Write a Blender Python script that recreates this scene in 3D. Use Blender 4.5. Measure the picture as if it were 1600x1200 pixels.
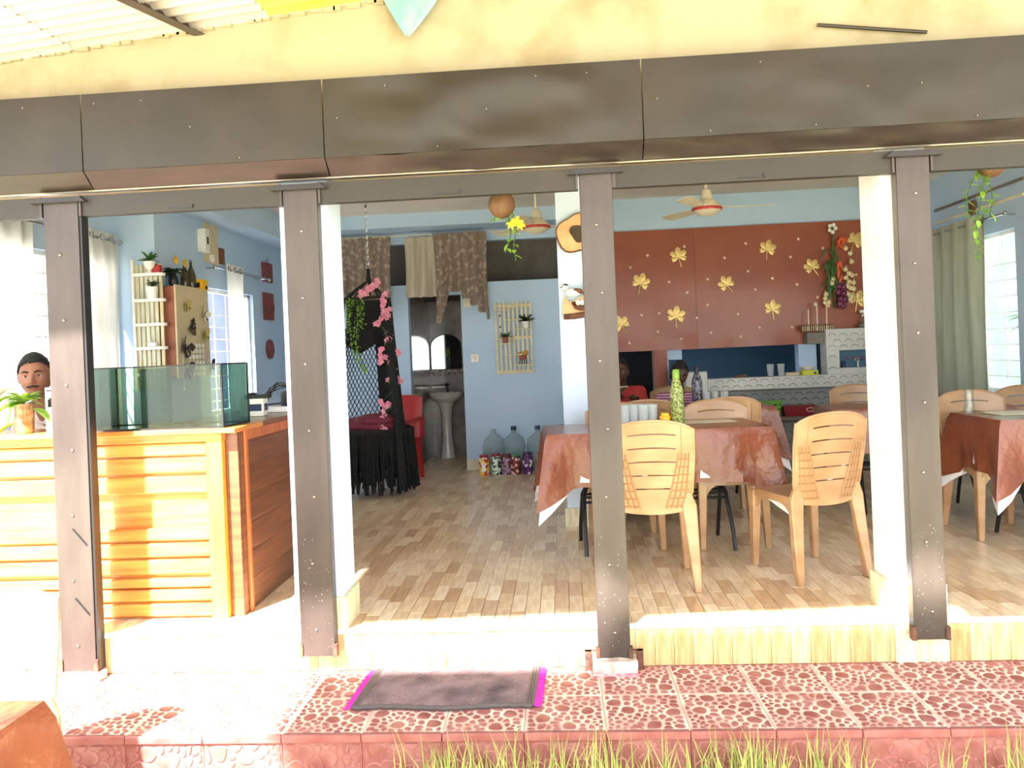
import bpy, bmesh, math, random
from mathutils import Vector, Matrix, Euler, noise
R = random.Random(7)
PI = math.pi
for o in list(bpy.data.objects): bpy.data.objects.remove(o)
SC = bpy.context.scene
COL = SC.collection

# ------------------------------------------------------------------ camera
cam = bpy.data.cameras.new('camera'); camo = bpy.data.objects.new('camera', cam); COL.objects.link(camo)
cam.sensor_width = 36; cam.lens = 36 * 1220 / 1600; cam.shift_y = -50 / 1600; cam.shift_x = 0
cam.clip_start = 0.05; cam.clip_end = 200
camo.matrix_world = (Matrix.Translation((0, 0, 1.24)) @ Matrix.Rotation(math.radians(3.6), 4, 'Z')
                     @ Matrix.Rotation(PI/2, 4, 'X') @ Matrix.Rotation(math.radians(-2.32), 4, 'Z'))
SC.camera = camo

# ------------------------------------------------------------------ world, sun, exposure
SKY = 3.6
SUN = 34.0
EXPO = 0.7
w = bpy.data.worlds.new('world'); SC.world = w; w.use_nodes = True
nt = w.node_tree; bg = nt.nodes['Background']
tc = nt.nodes.new('ShaderNodeTexCoord'); sp = nt.nodes.new('ShaderNodeSeparateXYZ')
rp = nt.nodes.new('ShaderNodeValToRGB')
rp.color_ramp.elements[0].position = 0.0; rp.color_ramp.elements[0].color = (0.93, 0.95, 0.93, 1)
rp.color_ramp.elements[1].position = 1.0; rp.color_ramp.elements[1].color = (0.66, 0.82, 1.0, 1)
nt.links.new(tc.outputs['Generated'], sp.inputs[0]); nt.links.new(sp.outputs['Z'], rp.inputs[0])
nt.links.new(rp.outputs[0], bg.inputs[0]); bg.inputs[1].default_value = SKY
sl = bpy.data.lights.new('sun', 'SUN'); so = bpy.data.objects.new('sun', sl); COL.objects.link(so)
sl.energy = SUN; sl.angle = math.radians(1.6); sl.color = (1.0, 0.98, 0.94)
sd = Vector((0.5, 1.0, -1.33)).normalized()
so.rotation_euler = sd.to_track_quat('-Z', 'Y').to_euler(); so.location = (-4, -4, 8)
SC.view_settings.view_transform = 'Standard'; SC.view_settings.look = 'None'
SC.view_settings.exposure = EXPO; SC.view_settings.gamma = 1; SC.view_settings.use_curve_mapping = False

# ------------------------------------------------------------------ materials
def lin(c):
    return tuple(((v/255)/12.92 if v/255 <= 0.04045 else ((v/255+0.055)/1.055)**2.4) for v in c[:3]) + (1,)
def mat(name, c, rough=0.6, c2=None, scale=6, metal=0, bump=0, bscale=40, stretch=(1,1,1), detail=4, trans=0, coat=0, rand=False, attr=False, emit=0, ramp=(0.35, 0.65)):
    m = bpy.data.materials.new(name); m.use_nodes = True; n = m.node_tree.nodes; l = m.node_tree.links
    p = n['Principled BSDF']; p.inputs['Roughness'].default_value = rough; p.inputs['Metallic'].default_value = metal
    if coat: p.inputs['Coat Weight'].default_value = coat; p.inputs['Coat Roughness'].default_value = 0.1
    c2 = c2 or tuple(max(0, v*0.93) for v in c)
    t = n.new('ShaderNodeTexCoord'); mp = n.new('ShaderNodeMapping'); mp.inputs['Scale'].default_value = stretch
    l.new(t.outputs['Object'], mp.inputs[0])
    nz = n.new('ShaderNodeTexNoise'); nz.inputs['Scale'].default_value = scale; nz.inputs['Detail'].default_value = detail
    l.new(mp.outputs[0], nz.inputs['Vector'])
    r = n.new('ShaderNodeValToRGB'); r.color_ramp.elements[0].position = ramp[0]; r.color_ramp.elements[1].position = ramp[1]
    r.color_ramp.elements[0].color = lin(c2); r.color_ramp.elements[1].color = lin(c)
    l.new(nz.outputs['Fac'], r.inputs[0]); out = r.outputs[0]
    if rand or attr:
        if rand: ov = n.new('ShaderNodeObjectInfo').outputs['Random']
        else:
            a = n.new('ShaderNodeAttribute'); a.attribute_name = 'tone'; ov = a.outputs['Fac']
        r2 = n.new('ShaderNodeValToRGB'); cs = rand or attr
        while len(r2.color_ramp.elements) < len(cs): r2.color_ramp.elements.new(0.5)
        for i, cc in enumerate(cs):
            r2.color_ramp.elements[i].position = i/(len(cs)-1); r2.color_ramp.elements[i].color = lin(cc)
        l.new(ov, r2.inputs[0])
        mx = n.new('ShaderNodeMix'); mx.data_type = 'RGBA'; mx.blend_type = 'MULTIPLY'; mx.inputs['Factor'].default_value = 1
        l.new(r2.outputs[0], mx.inputs['A']); l.new(out, mx.inputs['B']); out = mx.outputs['Result']
    l.new(out, p.inputs['Base Color'])
    if bump:
        nb = n.new('ShaderNodeTexNoise'); nb.inputs['Scale'].default_value = bscale; nb.inputs['Detail'].default_value = 3
        l.new(mp.outputs[0], nb.inputs['Vector']); b = n.new('ShaderNodeBump'); b.inputs['Strength'].default_value = bump
        b.inputs['Distance'].default_value = 0.02; l.new(nb.outputs['Fac'], b.inputs['Height']); l.new(b.outputs[0], p.inputs['Normal'])
    if trans:
        tr = n.new('ShaderNodeBsdfTranslucent'); l.new(out, tr.inputs[0]); ms = n.new('ShaderNodeMixShader'); ms.inputs[0].default_value = trans
        l.new(p.outputs[0], ms.inputs[1]); l.new(tr.outputs[0], ms.inputs[2]); l.new(ms.outputs[0], n['Material Output'].inputs[0])
    return m
def glass(name, tint=(235, 245, 245), refl=0.12, rough=0.02):
    m = bpy.data.materials.new(name); m.use_nodes = True; n = m.node_tree.nodes; l = m.node_tree.links
    n.remove(n['Principled BSDF']); tr = n.new('ShaderNodeBsdfTransparent'); tr.inputs[0].default_value = lin(tint)
    g = n.new('ShaderNodeBsdfGlossy'); g.inputs['Roughness'].default_value = rough
    fw = n.new('ShaderNodeLayerWeight'); fr = n.new('ShaderNodeMath'); fr.operation = 'POWER'; fr.inputs[1].default_value = 4; l.new(fw.outputs['Facing'], fr.inputs[0])
    ad = n.new('ShaderNodeMath'); ad.operation = 'ADD'; ad.inputs[1].default_value = refl - 0.04; ad.use_clamp = True
    l.new(fr.outputs[0], ad.inputs[0]); mx = n.new('ShaderNodeMixShader'); l.new(ad.outputs[0], mx.inputs[0])
    l.new(tr.outputs[0], mx.inputs[1]); l.new(g.outputs[0], mx.inputs[2]); l.new(mx.outputs[0], n['Material Output'].inputs[0])
    return m

M = {}
M['blue'] = mat('blue_wall_paint', (178,202,230), 0.55, (170,196,225), 1.5, bump=0.05, bscale=60)
M['blue2'] = mat('blue_pillar_paint', (206,222,242), 0.5, (200,217,238), 1.5, bump=0.05, bscale=60)
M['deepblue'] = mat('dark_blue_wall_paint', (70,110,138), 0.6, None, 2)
M['ceil'] = mat('ceiling_plaster', (222,214,206), 0.8, (206,198,190), 1.5, bump=0.05)
M['cream'] = mat('cream_plaster', (166,154,126), 0.85, (146,130,98), 3.5, bump=0.25, bscale=14, detail=9, ramp=(0.3,0.52))
M['brown'] = mat('brown_painted_steel', (46,38,28), 0.5, (36,30,22), 3.2, bump=0.06, bscale=9, detail=8)
M['post'] = mat('dark_brown_post_paint', (76,66,61), 0.34, (54,44,41), 1.6, bump=0.08, bscale=25, detail=8, metal=0.15, stretch=(3,1,0.8))
M['soffit'] = mat('reddish_brown_steel', (50,41,36), 0.3, (36,29,26), 4, bump=0.1, bscale=5, stretch=(0.6,2,2), metal=0.2)
M['rust'] = mat('rusty_steel', (120,82,64), 0.8, (70,50,44), 30, metal=0.3)
M['bolt'] = mat('steel_bolt', (150,140,132), 0.35, None, 30, metal=0.9)
M['concrete'] = mat('rough_concrete', (214,200,188), 0.95, (170,150,142), 18, bump=0.7, bscale=30)
M['redpaint'] = mat('red_floor_paint', (200,92,104), 0.7, (222,176,176), 26, bump=0.3)
M['roof'] = mat('pale_roof_sheet', (205,192,184), 0.5, (190,176,168), 2, trans=0.05)
M['yellow'] = mat('yellow_translucent_sheet', (214,210,100), 0.4, (200,194,80), 3, trans=0.15)
STV = [(206,178,148),(230,210,184),(242,228,206),(220,198,170),(246,234,214),(234,214,184),(198,168,138),(248,238,220)]
M['stave'] = mat('parquet_print_tile', (255,250,242), 0.3, (230,216,198), 7, rand=STV, stretch=(9,1,9), coat=0.25)
M['stave_far'] = mat('parquet_print_tile_far', (255,250,242), 0.3, (230,216,198), 7, attr=STV, stretch=(9,1,9), coat=0.25)
RSV = [(196,150,100),(226,190,140),(240,214,170),(206,164,112),(232,200,156)]
M['riser'] = mat('vertical_wood_print_tile', (255,255,255), 0.3, (222,200,176), 6, rand=RSV, stretch=(12,1,1.2), coat=0.3)
M['grout'] = mat('tile_grout', (196,172,146), 0.9)
M['rednet'] = mat('worn_pink_tile_web', (232,210,196), 0.8, (204,152,142), 5, bump=0.15, bscale=50)
M['redpeb'] = mat('red_tile_pebble', (124,64,58), 0.6, (160,108,100), 7, detail=8, ramp=(0.3,0.6))
M['redbase'] = mat('red_tile_riser', (128,60,58), 0.5, (156,98,94), 7, detail=8)
M['redrim'] = mat('pink_tile_rim', (170,112,104), 0.5)
M['rug'] = mat('charcoal_woven_yarn', (78,66,70), 0.95, (132,110,112), 7, detail=8, bump=0.5, bscale=160, ramp=(0.42,0.72))
M['rugdark'] = mat('charcoal_rug_border', (86,78,78), 0.95)
M['magenta'] = mat('magenta_yarn', (220,44,150), 0.9, (180,40,150), 40)
M['ground'] = mat('sandy_ground', (170,160,132), 0.95, (144,142,104), 3, bump=0.5, bscale=30)
M['grass'] = mat('dry_green_grass', (176,178,104), 0.7, (130,148,72), 9, trans=0.3)
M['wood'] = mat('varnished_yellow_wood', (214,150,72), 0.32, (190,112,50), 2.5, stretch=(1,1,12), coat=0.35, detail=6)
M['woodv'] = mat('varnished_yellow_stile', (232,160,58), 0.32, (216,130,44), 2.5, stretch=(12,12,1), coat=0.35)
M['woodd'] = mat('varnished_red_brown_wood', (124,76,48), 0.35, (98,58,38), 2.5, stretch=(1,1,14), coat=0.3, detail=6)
M['woodedge'] = mat('orange_wood_trim', (190,110,58), 0.35, (168,90,46), 3, stretch=(10,10,1), coat=0.3)
M['chair'] = mat('marbled_tan_plastic', (180,142,104), 0.34, (158,118,80), 4, stretch=(1,1,2.2), detail=2, coat=0.15)
M['chaird'] = mat('tan_plastic_rib', (166,124,80), 0.4)
M['cloth'] = mat('glossy_rust_brown_tablecloth', (128,68,44), 0.32, (112,58,37), 3, bump=0.5, bscale=16, coat=0.25, detail=3)
M['lining'] = mat('white_cloth_lining', (236,234,240), 0.6)
M['black'] = mat('black_metal', (22,22,25), 0.4)
M['blackrope'] = mat('black_cotton_cord', (16,16,18), 0.95, (28,28,32), 40, bump=0.4, bscale=150)
M['maroon'] = mat('maroon_velvet', (112,34,54), 0.8, (86,24,42), 10)
M['banner'] = mat('rust_brown_board', (146,74,48), 0.38, (134,64,42), 2.2, coat=0.15, bump=0.04, bscale=3)
M['gold'] = mat('gold_foil', (220,194,128), 0.38, (190,160,96), 22, metal=0.45)
M['sequin'] = mat('pale_gold_dot', (236,200,170), 0.4, metal=0.2)
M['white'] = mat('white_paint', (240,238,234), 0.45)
M['offwhite'] = mat('cream_paint', (226,216,190), 0.5)
M['bamboo'] = mat('pale_bamboo', (226,216,184), 0.5, (200,188,150), 8, stretch=(6,6,1))
M['beige'] = mat('beige_board', (206,192,156), 0.55, (196,182,148), 4)
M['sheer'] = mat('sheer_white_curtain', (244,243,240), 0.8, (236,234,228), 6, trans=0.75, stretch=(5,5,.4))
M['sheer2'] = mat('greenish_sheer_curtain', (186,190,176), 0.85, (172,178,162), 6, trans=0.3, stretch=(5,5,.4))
M['lace'] = mat('taupe_lace', (196,176,162), 0.85, (158,140,128), 20, trans=0.4, detail=1, ramp=(0.56,0.6))
M['lacehead'] = mat('taupe_pleated_heading', (176,156,142), 0.85, trans=0.25)
M['linen'] = mat('cream_linen_curtain', (206,196,180), 0.85, (190,180,164), 8, trans=0.25, stretch=(5,5,.4))
M['chrome'] = mat('brushed_steel', (190,190,190), 0.25, metal=0.9)
M['greywall'] = mat('dim_grey_plaster', (128,122,116), 0.85, (104,98,92), 2)
M['bathtile'] = mat('grey_marbled_tile', (150,144,140), 0.22, (120,110,106), 5, detail=8, coat=0.4)
M['bathdark'] = mat('speckled_brown_border_tile', (160,152,148), 0.25, (88,56,50), 28, detail=2, ramp=(0.45,0.5))
M['porcelain'] = mat('white_porcelain', (226,222,216), 0.12, coat=0.5)
M['mirror'] = mat('mirror_silver', (236,238,238), 0.02, metal=1.0)
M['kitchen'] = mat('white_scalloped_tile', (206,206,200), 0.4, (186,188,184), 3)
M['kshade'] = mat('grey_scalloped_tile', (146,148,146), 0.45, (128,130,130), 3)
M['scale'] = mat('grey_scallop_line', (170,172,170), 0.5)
M['doorwood'] = mat('orange_brown_door_frame', (150,84,58), 0.5, (128,68,46), 5, stretch=(6,6,1))
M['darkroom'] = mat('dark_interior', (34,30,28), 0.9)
M['skin'] = mat('brown_skin', (160,112,90), 0.5, (146,98,78), 12)
M['skind'] = mat('dark_brown_skin', (84,54,42), 0.5, (70,44,34), 12)
M['hair'] = mat('black_hair', (24,21,20), 0.7, (14,12,12), 60, bump=0.5, bscale=200)
M['eye'] = mat('eye_white', (176,166,158), 0.2); M['iris'] = mat('dark_iris', (26,18,14), 0.15); M['lip'] = mat('lip_skin', (128,72,64), 0.45)
M['redshirt'] = mat('red_cotton', (176,54,50), 0.85, (156,44,42), 12)
M['beigeshirt'] = mat('pale_beige_cotton', (226,208,192), 0.85, (212,194,178), 9)
M['trouser'] = mat('dark_trousers', (44,46,58), 0.85)
M['green'] = mat('green_leaf', (72,118,50), 0.5, (52,92,38), 14, trans=0.2)
M['lime'] = mat('lime_leaf', (170,206,84), 0.45, (120,170,60), 20, trans=0.3)
M['darkgreen'] = mat('dark_green_leaf', (40,70,40), 0.5, (30,52,30), 14)
M['yflower'] = mat('yellow_petal', (240,196,50), 0.6, trans=0.2); M['pink'] = mat('pink_petal', (240,172,194), 0.6, (226,132,166), 30, trans=0.25)
M['ochre'] = mat('ochre_petal', (214,150,60), 0.6)
M['coconut'] = mat('brown_coconut_shell', (118,82,52), 0.6, (84,56,34), 12, bump=0.3, bscale=30)
M['brownjar'] = mat('brown_root_filled_glass', (150,124,92), 0.2, (96,72,48), 30, coat=0.4)
M['lav'] = mat('lavender_grey_render', (104,112,150), 0.9, (90,98,130), 2); M['gwall'] = mat('green_grey_render', (96,120,104), 0.9, (80,104,88), 2)
M['terracotta'] = mat('terracotta', (166,92,70), 0.7, (148,78,60), 10)
M['plaque'] = mat('red_clay_plaque', (138,66,54), 0.6, (108,50,44), 14, bump=0.3, bscale=40)
M['red'] = mat('red_plastic', (178,44,46), 0.32); M['redd'] = mat('dark_red_plastic', (140,30,42), 0.35)
M['lgreen'] = mat('green_plastic', (110,178,66), 0.4)
M['yplastic'] = mat('yellow_plastic', (248,190,30), 0.35)
M['ybox'] = mat('yellow_green_box', (206,206,70), 0.6)
M['navy'] = mat('navy_plastic', (30,44,92), 0.4)
M['bluebag'] = mat('blue_polythene', (150,196,206), 0.25, (190,214,210), 6, trans=0.5, bump=0.6, bscale=9)
M['bark'] = mat('tree_bark', (128,86,62), 0.9, (90,58,44), 30, bump=0.6); M['sapwood'] = mat('pale_cut_wood', (226,190,140), 0.6, (204,158,110), 9)
def milky(name, c, clear=0.6, rough=0.15):
    m = mat(name, c, rough, trans=0.4); n = m.node_tree.nodes; l = m.node_tree.links
    out = n['Material Output']; src = out.inputs[0].links[0].from_socket
    tr = n.new('ShaderNodeBsdfTransparent'); mx = n.new('ShaderNodeMixShader'); mx.inputs[0].default_value = clear
    l.new(src, mx.inputs[1]); l.new(tr.outputs[0], mx.inputs[2]); l.new(mx.outputs[0], out.inputs[0]); return m
M['tumbler'] = milky('clear_tumbler_plastic', (226,234,238), .5, .08)
M['glass'] = glass('clear_glass'); M['tank'] = glass('greenish_tank_glass', (232,238,224), 0.07); M['tankside'] = glass('blue_green_tank_glass', (168,192,192), 0.07)
M['jug'] = milky('pale_blue_plastic', (188,208,212), .55); M['gbottle'] = mat('green_patterned_bottle', (186,196,120), 0.2, (120,132,66), 70, detail=2, trans=0.35, ramp=(0.48,0.52))
M['kbottle'] = mat('dark_patterned_bottle', (44,44,54), 0.2, (118,116,130), 70, detail=2, ramp=(0.45,0.55))
M['wine'] = mat('dark_bottle_glass', (40,50,32), 0.12, (84,64,44), 30)
M['paperwhite'] = mat('white_paper', (246,246,246), 0.6)
M['cap'] = mat('navy_cap', (40,50,84), 0.4)
def stripes():
    m = mat('pink_striped_cotton', (206,150,176), 0.85); n = m.node_tree.nodes; l = m.node_tree.links
    t = n.new('ShaderNodeTexCoord'); wv = n.new('ShaderNodeTexWave'); wv.bands_direction = 'Z'; wv.inputs['Scale'].default_value = 14
    r = n.new('ShaderNodeValToRGB'); r.color_ramp.elements[0].color = lin((130,52,100)); r.color_ramp.elements[1].color = lin((222,176,196)); r.color_ramp.elements[0].position = .4; r.color_ramp.elements[1].position = .6
    l.new(t.outputs['Object'], wv.inputs[0]); l.new(wv.outputs['Fac'], r.inputs[0]); l.new(r.outputs[0], n['Principled BSDF'].inputs['Base Color']); return m
M['stripe'] = stripes()
def multi(name, cols, sc):
    m = mat(name, cols[0], 0.4); n = m.node_tree.nodes; l = m.node_tree.links
    t = n.new('ShaderNodeTexCoord'); v = n.new('ShaderNodeTexVoronoi'); v.inputs['Scale'].default_value = sc
    s = n.new('ShaderNodeSeparateColor'); r = n.new('ShaderNodeValToRGB'); r.color_ramp.interpolation = 'CONSTANT'
    while len(r.color_ramp.elements) < len(cols): r.color_ramp.elements.new(0.5)
    for i, c in enumerate(cols): r.color_ramp.elements[i].position = i/len(cols); r.color_ramp.elements[i].color = lin(c)
    l.new(t.outputs['Object'], v.inputs[0]); l.new(v.outputs['Color'], s.inputs[0]); l.new(s.outputs[0], r.inputs[0])
    l.new(r.outputs[0], n['Principled BSDF'].inputs['Base Color']); return m

# ------------------------------------------------------------------ mesh helpers
def B(): return bmesh.new()
def box(b, x0, x1, y0, y1, z0, z1, mx=None):
    vs = [b.verts.new(Vector(p)) for p in ((x0,y0,z0),(x1,y0,z0),(x1,y1,z0),(x0,y1,z0),(x0,y0,z1),(x1,y0,z1),(x1,y1,z1),(x0,y1,z1))]
    if mx is not None:
        for v in vs: v.co = mx @ v.co
    fs = [b.faces.new([vs[i] for i in q]) for q in ((3,2,1,0),(4,5,6,7),(0,1,5,4),(1,2,6,5),(2,3,7,6),(3,0,4,7))]
    return vs, fs
def bbox(b, x0, x1, y0, y1, z0, z1, r=0.004, mx=None, seg=1):
    t = B(); box(t, x0, x1, y0, y1, z0, z1)
    bmesh.ops.bevel(t, geom=t.edges[:], offset=r, segments=seg, affect='EDGES', profile=0.5)
    merge(b, t, mx)
def merge(b, t, mx=None):
    mp = {}
    for v in t.verts: mp[v] = b.verts.new(mx @ v.co if mx is not None else v.co)
    for f in t.faces:
        try: b.faces.new([mp[v] for v in f.verts])
        except ValueError: pass
    t.free()
def frame(d):
    d = d.normalized(); u = Vector((0,0,1)) if abs(d.z) < 0.9 else Vector((0,1,0))
    s = d.cross(u).normalized(); return s, s.cross(d).normalized()
def tube(b, pts, r, n=8, cap=True, rr=None):
    pts = [Vector(p) for p in pts]; rings = []
    s = None
    for i, p in enumerate(pts):
        d = (pts[min(i+1, len(pts)-1)] - pts[max(i-1, 0)])
        if d.length < 1e-9: d = Vector((0,0,1))
        d.normalize()
        if s is None: s, u = frame(d)
        else:
            s = (s - d*s.dot(d))
            if s.length < 1e-6: s, u = frame(d)
            s.normalize(); u = s.cross(d)
        q = rr[i] if rr else r
        rings.append([b.verts.new(p + (s*math.cos(2*PI*k/n) + u*math.sin(2*PI*k/n))*q) for k in range(n)])
    for a, c in zip(rings, rings[1:]):
        for k in range(n): b.faces.new((a[k], a[(k+1)%n], c[(k+1)%n], c[k]))
    if cap: b.faces.new(rings[0][::-1]); b.faces.new(rings[-1])
def lathe(b, prof, n=20, o=(0,0,0), mx=None, cap=True):
    o = Vector(o); rings = []
    for r, z in prof:
        ring = []
        for k in range(n):
            v = Vector((r*math.cos(2*PI*k/n), r*math.sin(2*PI*k/n), z))
            if mx is not None: v = mx @ v
            ring.append(b.verts.new(o + v))
        rings.append(ring)
    for a, c in zip(rings, rings[1:]):
        for k in range(n): b.faces.new((a[k], a[(k+1)%n], c[(k+1)%n], c[k]))
    if cap: b.faces.new(rings[0][::-1]); b.faces.new(rings[-1])
def ball(b, c, r, n=10, sc=(1,1,1), mx=None):
    prof = [(max(1e-4, math.sin(PI*i/n))*1.0, -math.cos(PI*i/n)) for i in range(n+1)]
    m = Matrix.Diagonal((r*sc[0], r*sc[1], r*sc[2], 1))
    if mx is not None: m = mx.to_4x4() @ m
    lathe(b, prof, max(8, n+2), c, m)
def prism(b, poly, y0, y1, axis='Y', mx=None):
    def P(a, c, t):
        v = Vector((a, t, c)) if axis == 'Y' else (Vector((t, a, c)) if axis == 'X' else Vector((a, c, t)))
        return mx @ v if mx is not None else v
    A = [b.verts.new(P(a, c, y0)) for a, c in poly]; Bv = [b.verts.new(P(a, c, y1)) for a, c in poly]
    n = len(poly); b.faces.new(A); b.faces.new(Bv[::-1])
    for i in range(n): b.faces.new((A[i], Bv[i], Bv[(i+1)%n], A[(i+1)%n]))
def sheet(b, f, nu, nv, thick=0):
    g = [[b.verts.new(Vector(f(i/nu, j/nv))) for j in range(nv+1)] for i in range(nu+1)]
    for i in range(nu):
        for j in range(nv): b.faces.new((g[i][j], g[i+1][j], g[i+1][j+1], g[i][j+1]))
    return g
def finish(b, name, sharp=38):
    bmesh.ops.recalc_face_normals(b, faces=b.faces[:])
    for f in b.faces: f.smooth = True
    ca = math.radians(sharp)
    for e in b.edges:
        if len(e.link_faces) == 2: e.smooth = e.calc_face_angle(0) < ca
    me = bpy.data.meshes.new(name); b.to_mesh(me); b.free(); return me
def O(name, b, m, parent=None, loc=(0,0,0), rot=(0,0,0), solid=0, sharp=38):
    me = finish(b, name, sharp) if isinstance(b, bmesh.types.BMesh) else b
    if m is not None and not me.materials: me.materials.append(M[m] if isinstance(m, str) else m)
    o = bpy.data.objects.new(name, me); COL.objects.link(o); o.location = loc; o.rotation_euler = rot
    if parent: o.parent = parent
    if solid:
        s = o.modifiers.new('solid', 'SOLIDIFY'); s.thickness = solid; s.offset = 0
        es = o.modifiers.new('edge', 'EDGE_SPLIT'); es.split_angle = math.radians(40)
    return o
def tag(o, label, cat, group=None, kind=None):
    if label: o['label'] = label
    if cat: o['category'] = cat
    if group: o['group'] = group
    if kind: o['kind'] = kind
    return o
def T(name, label, cat, loc=(0,0,0), rz=0, group=None):
    o = bpy.data.objects.new(name, None); COL.objects.link(o); o.location = loc; o.rotation_euler = (0,0,rz)
    o.empty_display_size = 0.1
    return tag(o, label, cat, group)
def S(name, b, m, parent=None):
    o = O(name, b, m, parent)
    if not parent: o['kind'] = 'structure'
    return o
def dup(src, loc, rz=None, label=None, group=None):
    def cp(o, par):
        c = o.copy(); COL.objects.link(c); c.parent = par
        for k in o.children: cp(k, c)
        return c
    r = cp(src, None); r.location = loc
    if rz is not None: r.rotation_euler = (0,0,rz)
    if label: r['label'] = label
    if group: r['group'] = group
    return r

# ------------------------------------------------------------------ room shell
YB, YK, XL, XLF, XR, ZC = 8.3, 7.75, -3.0, -3.3, 3.55, 2.7
def wall_boxes(name, boxes, m):
    b = B()
    for q in boxes: box(b, *q)
    return S(name, b, m)
b = B(); box(b, XLF-.2, XR+.2, 3.53, 10.6, -0.19, -0.012); floor = S('floor', b, 'grout')
S('ground', (lambda b: (box(b, -14, 14, -14, 3.5, -0.7, -0.40), b)[1])(B()), 'ground')
b = B(); box(b, XLF-.2, XR+.2, 3.75, 9.9, ZC, ZC+.12); S('ceiling', b, 'ceil')
# left wall: a recessed front stretch with a window, a return, and the main stretch with a window
wall_boxes('wall_left_front', [(XLF-.15,XLF,3.53,3.9,0,ZC),(XLF-.15,XLF,5.58,5.66,0,ZC),(XLF-.15,XLF,3.9,5.58,0,0.9),(XLF-.15,XLF,3.9,5.58,2.02,ZC)], 'blue')
wall_boxes('wall_left', [(XLF-.15,XL,5.66,5.81,0,ZC),(XL-.15,XL,5.81,6.5,0,ZC),(XL-.15,XL,7.5,YB,0,ZC),(XL-.15,XL,6.5,7.5,0,0.8),(XL-.15,XL,6.5,7.5,1.9,ZC)], 'blue')
wall_boxes('wall_right', [(XR,XR+.15,3.53,6.3,0,ZC),(XR,XR+.15,7.4,9.8,0,ZC),(XR,XR+.15,6.3,7.4,0,0.75),(XR,XR+.15,6.3,7.4,2.05,ZC)], 'blue')
DX0, DX1 = -1.62, -1.05
wall_boxes('wall_back', [(XL-.15,DX0,YB,YB+.12,0,2.0),(DX0,DX1,YB,YB+.12,1.88,2.0),(DX1,0.55,YB,YB+.12,0,2.0),(XL-.15,0.55,YB,YB+.12,2.44,ZC),(XL-.15,-2.6,YB,YB+.12,2.0,2.44)], 'blue')
wall_boxes('wall_partition', [(0.43,0.55,YK,YB,0,ZC)], 'blue')
# clerestory void behind the back wall
wall_boxes('wall_behind_clerestory', [(XL,0.55,9.0,9.08,1.95,ZC)], 'greywall')
wall_boxes('trim_1', [(XL,0.55,YB+.12,9.0,1.95,2.0)], 'greywall')
b = B()
for q in [(XL,DX0,8.275,YB,0,.11),(DX1,0.43,8.275,YB,0,.11)]: box(b, *q)
S('baseboard_back', b, 'offwhite')
b = B(); box(b, XL, XL+.02, 5.9, 8.27, 0, .11); S('baseboard_left', b, 'offwhite')
b = B(); box(b, XL, XL+.28, 5.81, YB, 2.45, ZC); S('trim_2', b, 'blue')
b = B(); box(b, -3.0, XR, 7.9, YB, 2.56, ZC); S('trim_3', b, 'blue')
# washroom beyond the door
wall_boxes('wall_washroom_left', [(DX0-.1,DX0,YB+.12,9.7,-0.01,1.95)], 'bathtile')
wall_boxes('wall_washroom_back', [(DX0,-0.75,9.6,9.7,-0.01,0.98),(DX0,-0.75,9.6,9.7,1.12,1.95)], 'bathtile')
wall_boxes('trim_4', [(DX0,-0.75,9.597,9.7,0.98,1.12)], 'bathdark')
wall_boxes('wall_washroom_right', [(-0.75,-0.65,YB+.12,9.7,-0.01,1.95)], 'bathtile')
wall_boxes('ceiling_washroom', [(DX0-.1,-0.65,YB+.12,9.7,1.9,1.95)], 'greywall')
# interior pillar
b = B(); box(b, 0.0, 0.35, 5.49, 5.84, 0, ZC); S('pillar_middle', b, 'blue2')
b = B(); box(b, -.018, .368, 5.472, 5.858, 0, .13); S('baseboard_pillar', b, 'bamboo')
# facade pillars
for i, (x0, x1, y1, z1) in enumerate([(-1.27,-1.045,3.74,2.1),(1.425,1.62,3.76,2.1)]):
    b = B(); box(b, x0, x1, 3.53, y1, 0, z1); S('pillar_front' if i == 0 else 'pillar_front.001', b, 'blue2' if i == 0 else 'white')  # white on the right pillar stands in for strong sun on its faces
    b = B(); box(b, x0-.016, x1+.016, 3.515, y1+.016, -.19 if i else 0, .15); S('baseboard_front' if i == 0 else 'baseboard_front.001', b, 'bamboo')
# front beam in cream plaster
b = B(); box(b, -4.2, 4.2, 3.50, 3.75, 2.07, 3.4); S('beam_front', b, 'cream')
b = B()
for i in range(46):
    x = -2.55 + i*0.04 + R.uniform(-.01,.01); z = 2.69 + (x+2.56)*0.089
    if R.random() < .6: box(b, x-R.uniform(.015,.035), x+R.uniform(.01,.03), 3.485, 3.5, z-R.uniform(.006,.016), z+.01)
o = O('plaster_drip', b, 'cream', bpy.data.objects['beam_front']); o['kind'] = 'stuff'

# kitchen wall with doorway and serving hatch
wall_boxes('wall_kitchen', [(0.55,XR,YK,YK+.12,1.21,ZC),(0.93,1.05,YK,YK+.12,0,1.21),(1.05,1.18,YK,YK+.12,1.1,1.21),(2.30,2.47,YK,YK+.12,0.92,1.21),(0.55,XR,YK+.02,YK+.12,1.21,1.3)], 'blue')
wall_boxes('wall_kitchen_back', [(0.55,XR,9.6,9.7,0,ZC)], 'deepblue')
b = B()
box(b, .905, .93, YK-.03, YK+.14, 0, 1.215); box(b, .93, 1.03, YK-.035, YK-.001, 0, 1.215)
S('door_frame_kitchen', b, 'doorwood')
wall_boxes('wall_dark_passage', [(0.5,1.0,8.6,8.7,0,1.3)], 'darkroom')  # near-black panel standing in for the shade inside the doorway
b = B(); box(b, 1.38, XR, YK+.0, YK+.12, 0, 0.79); S('wall_counter_lower', b, 'kshade')

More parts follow.
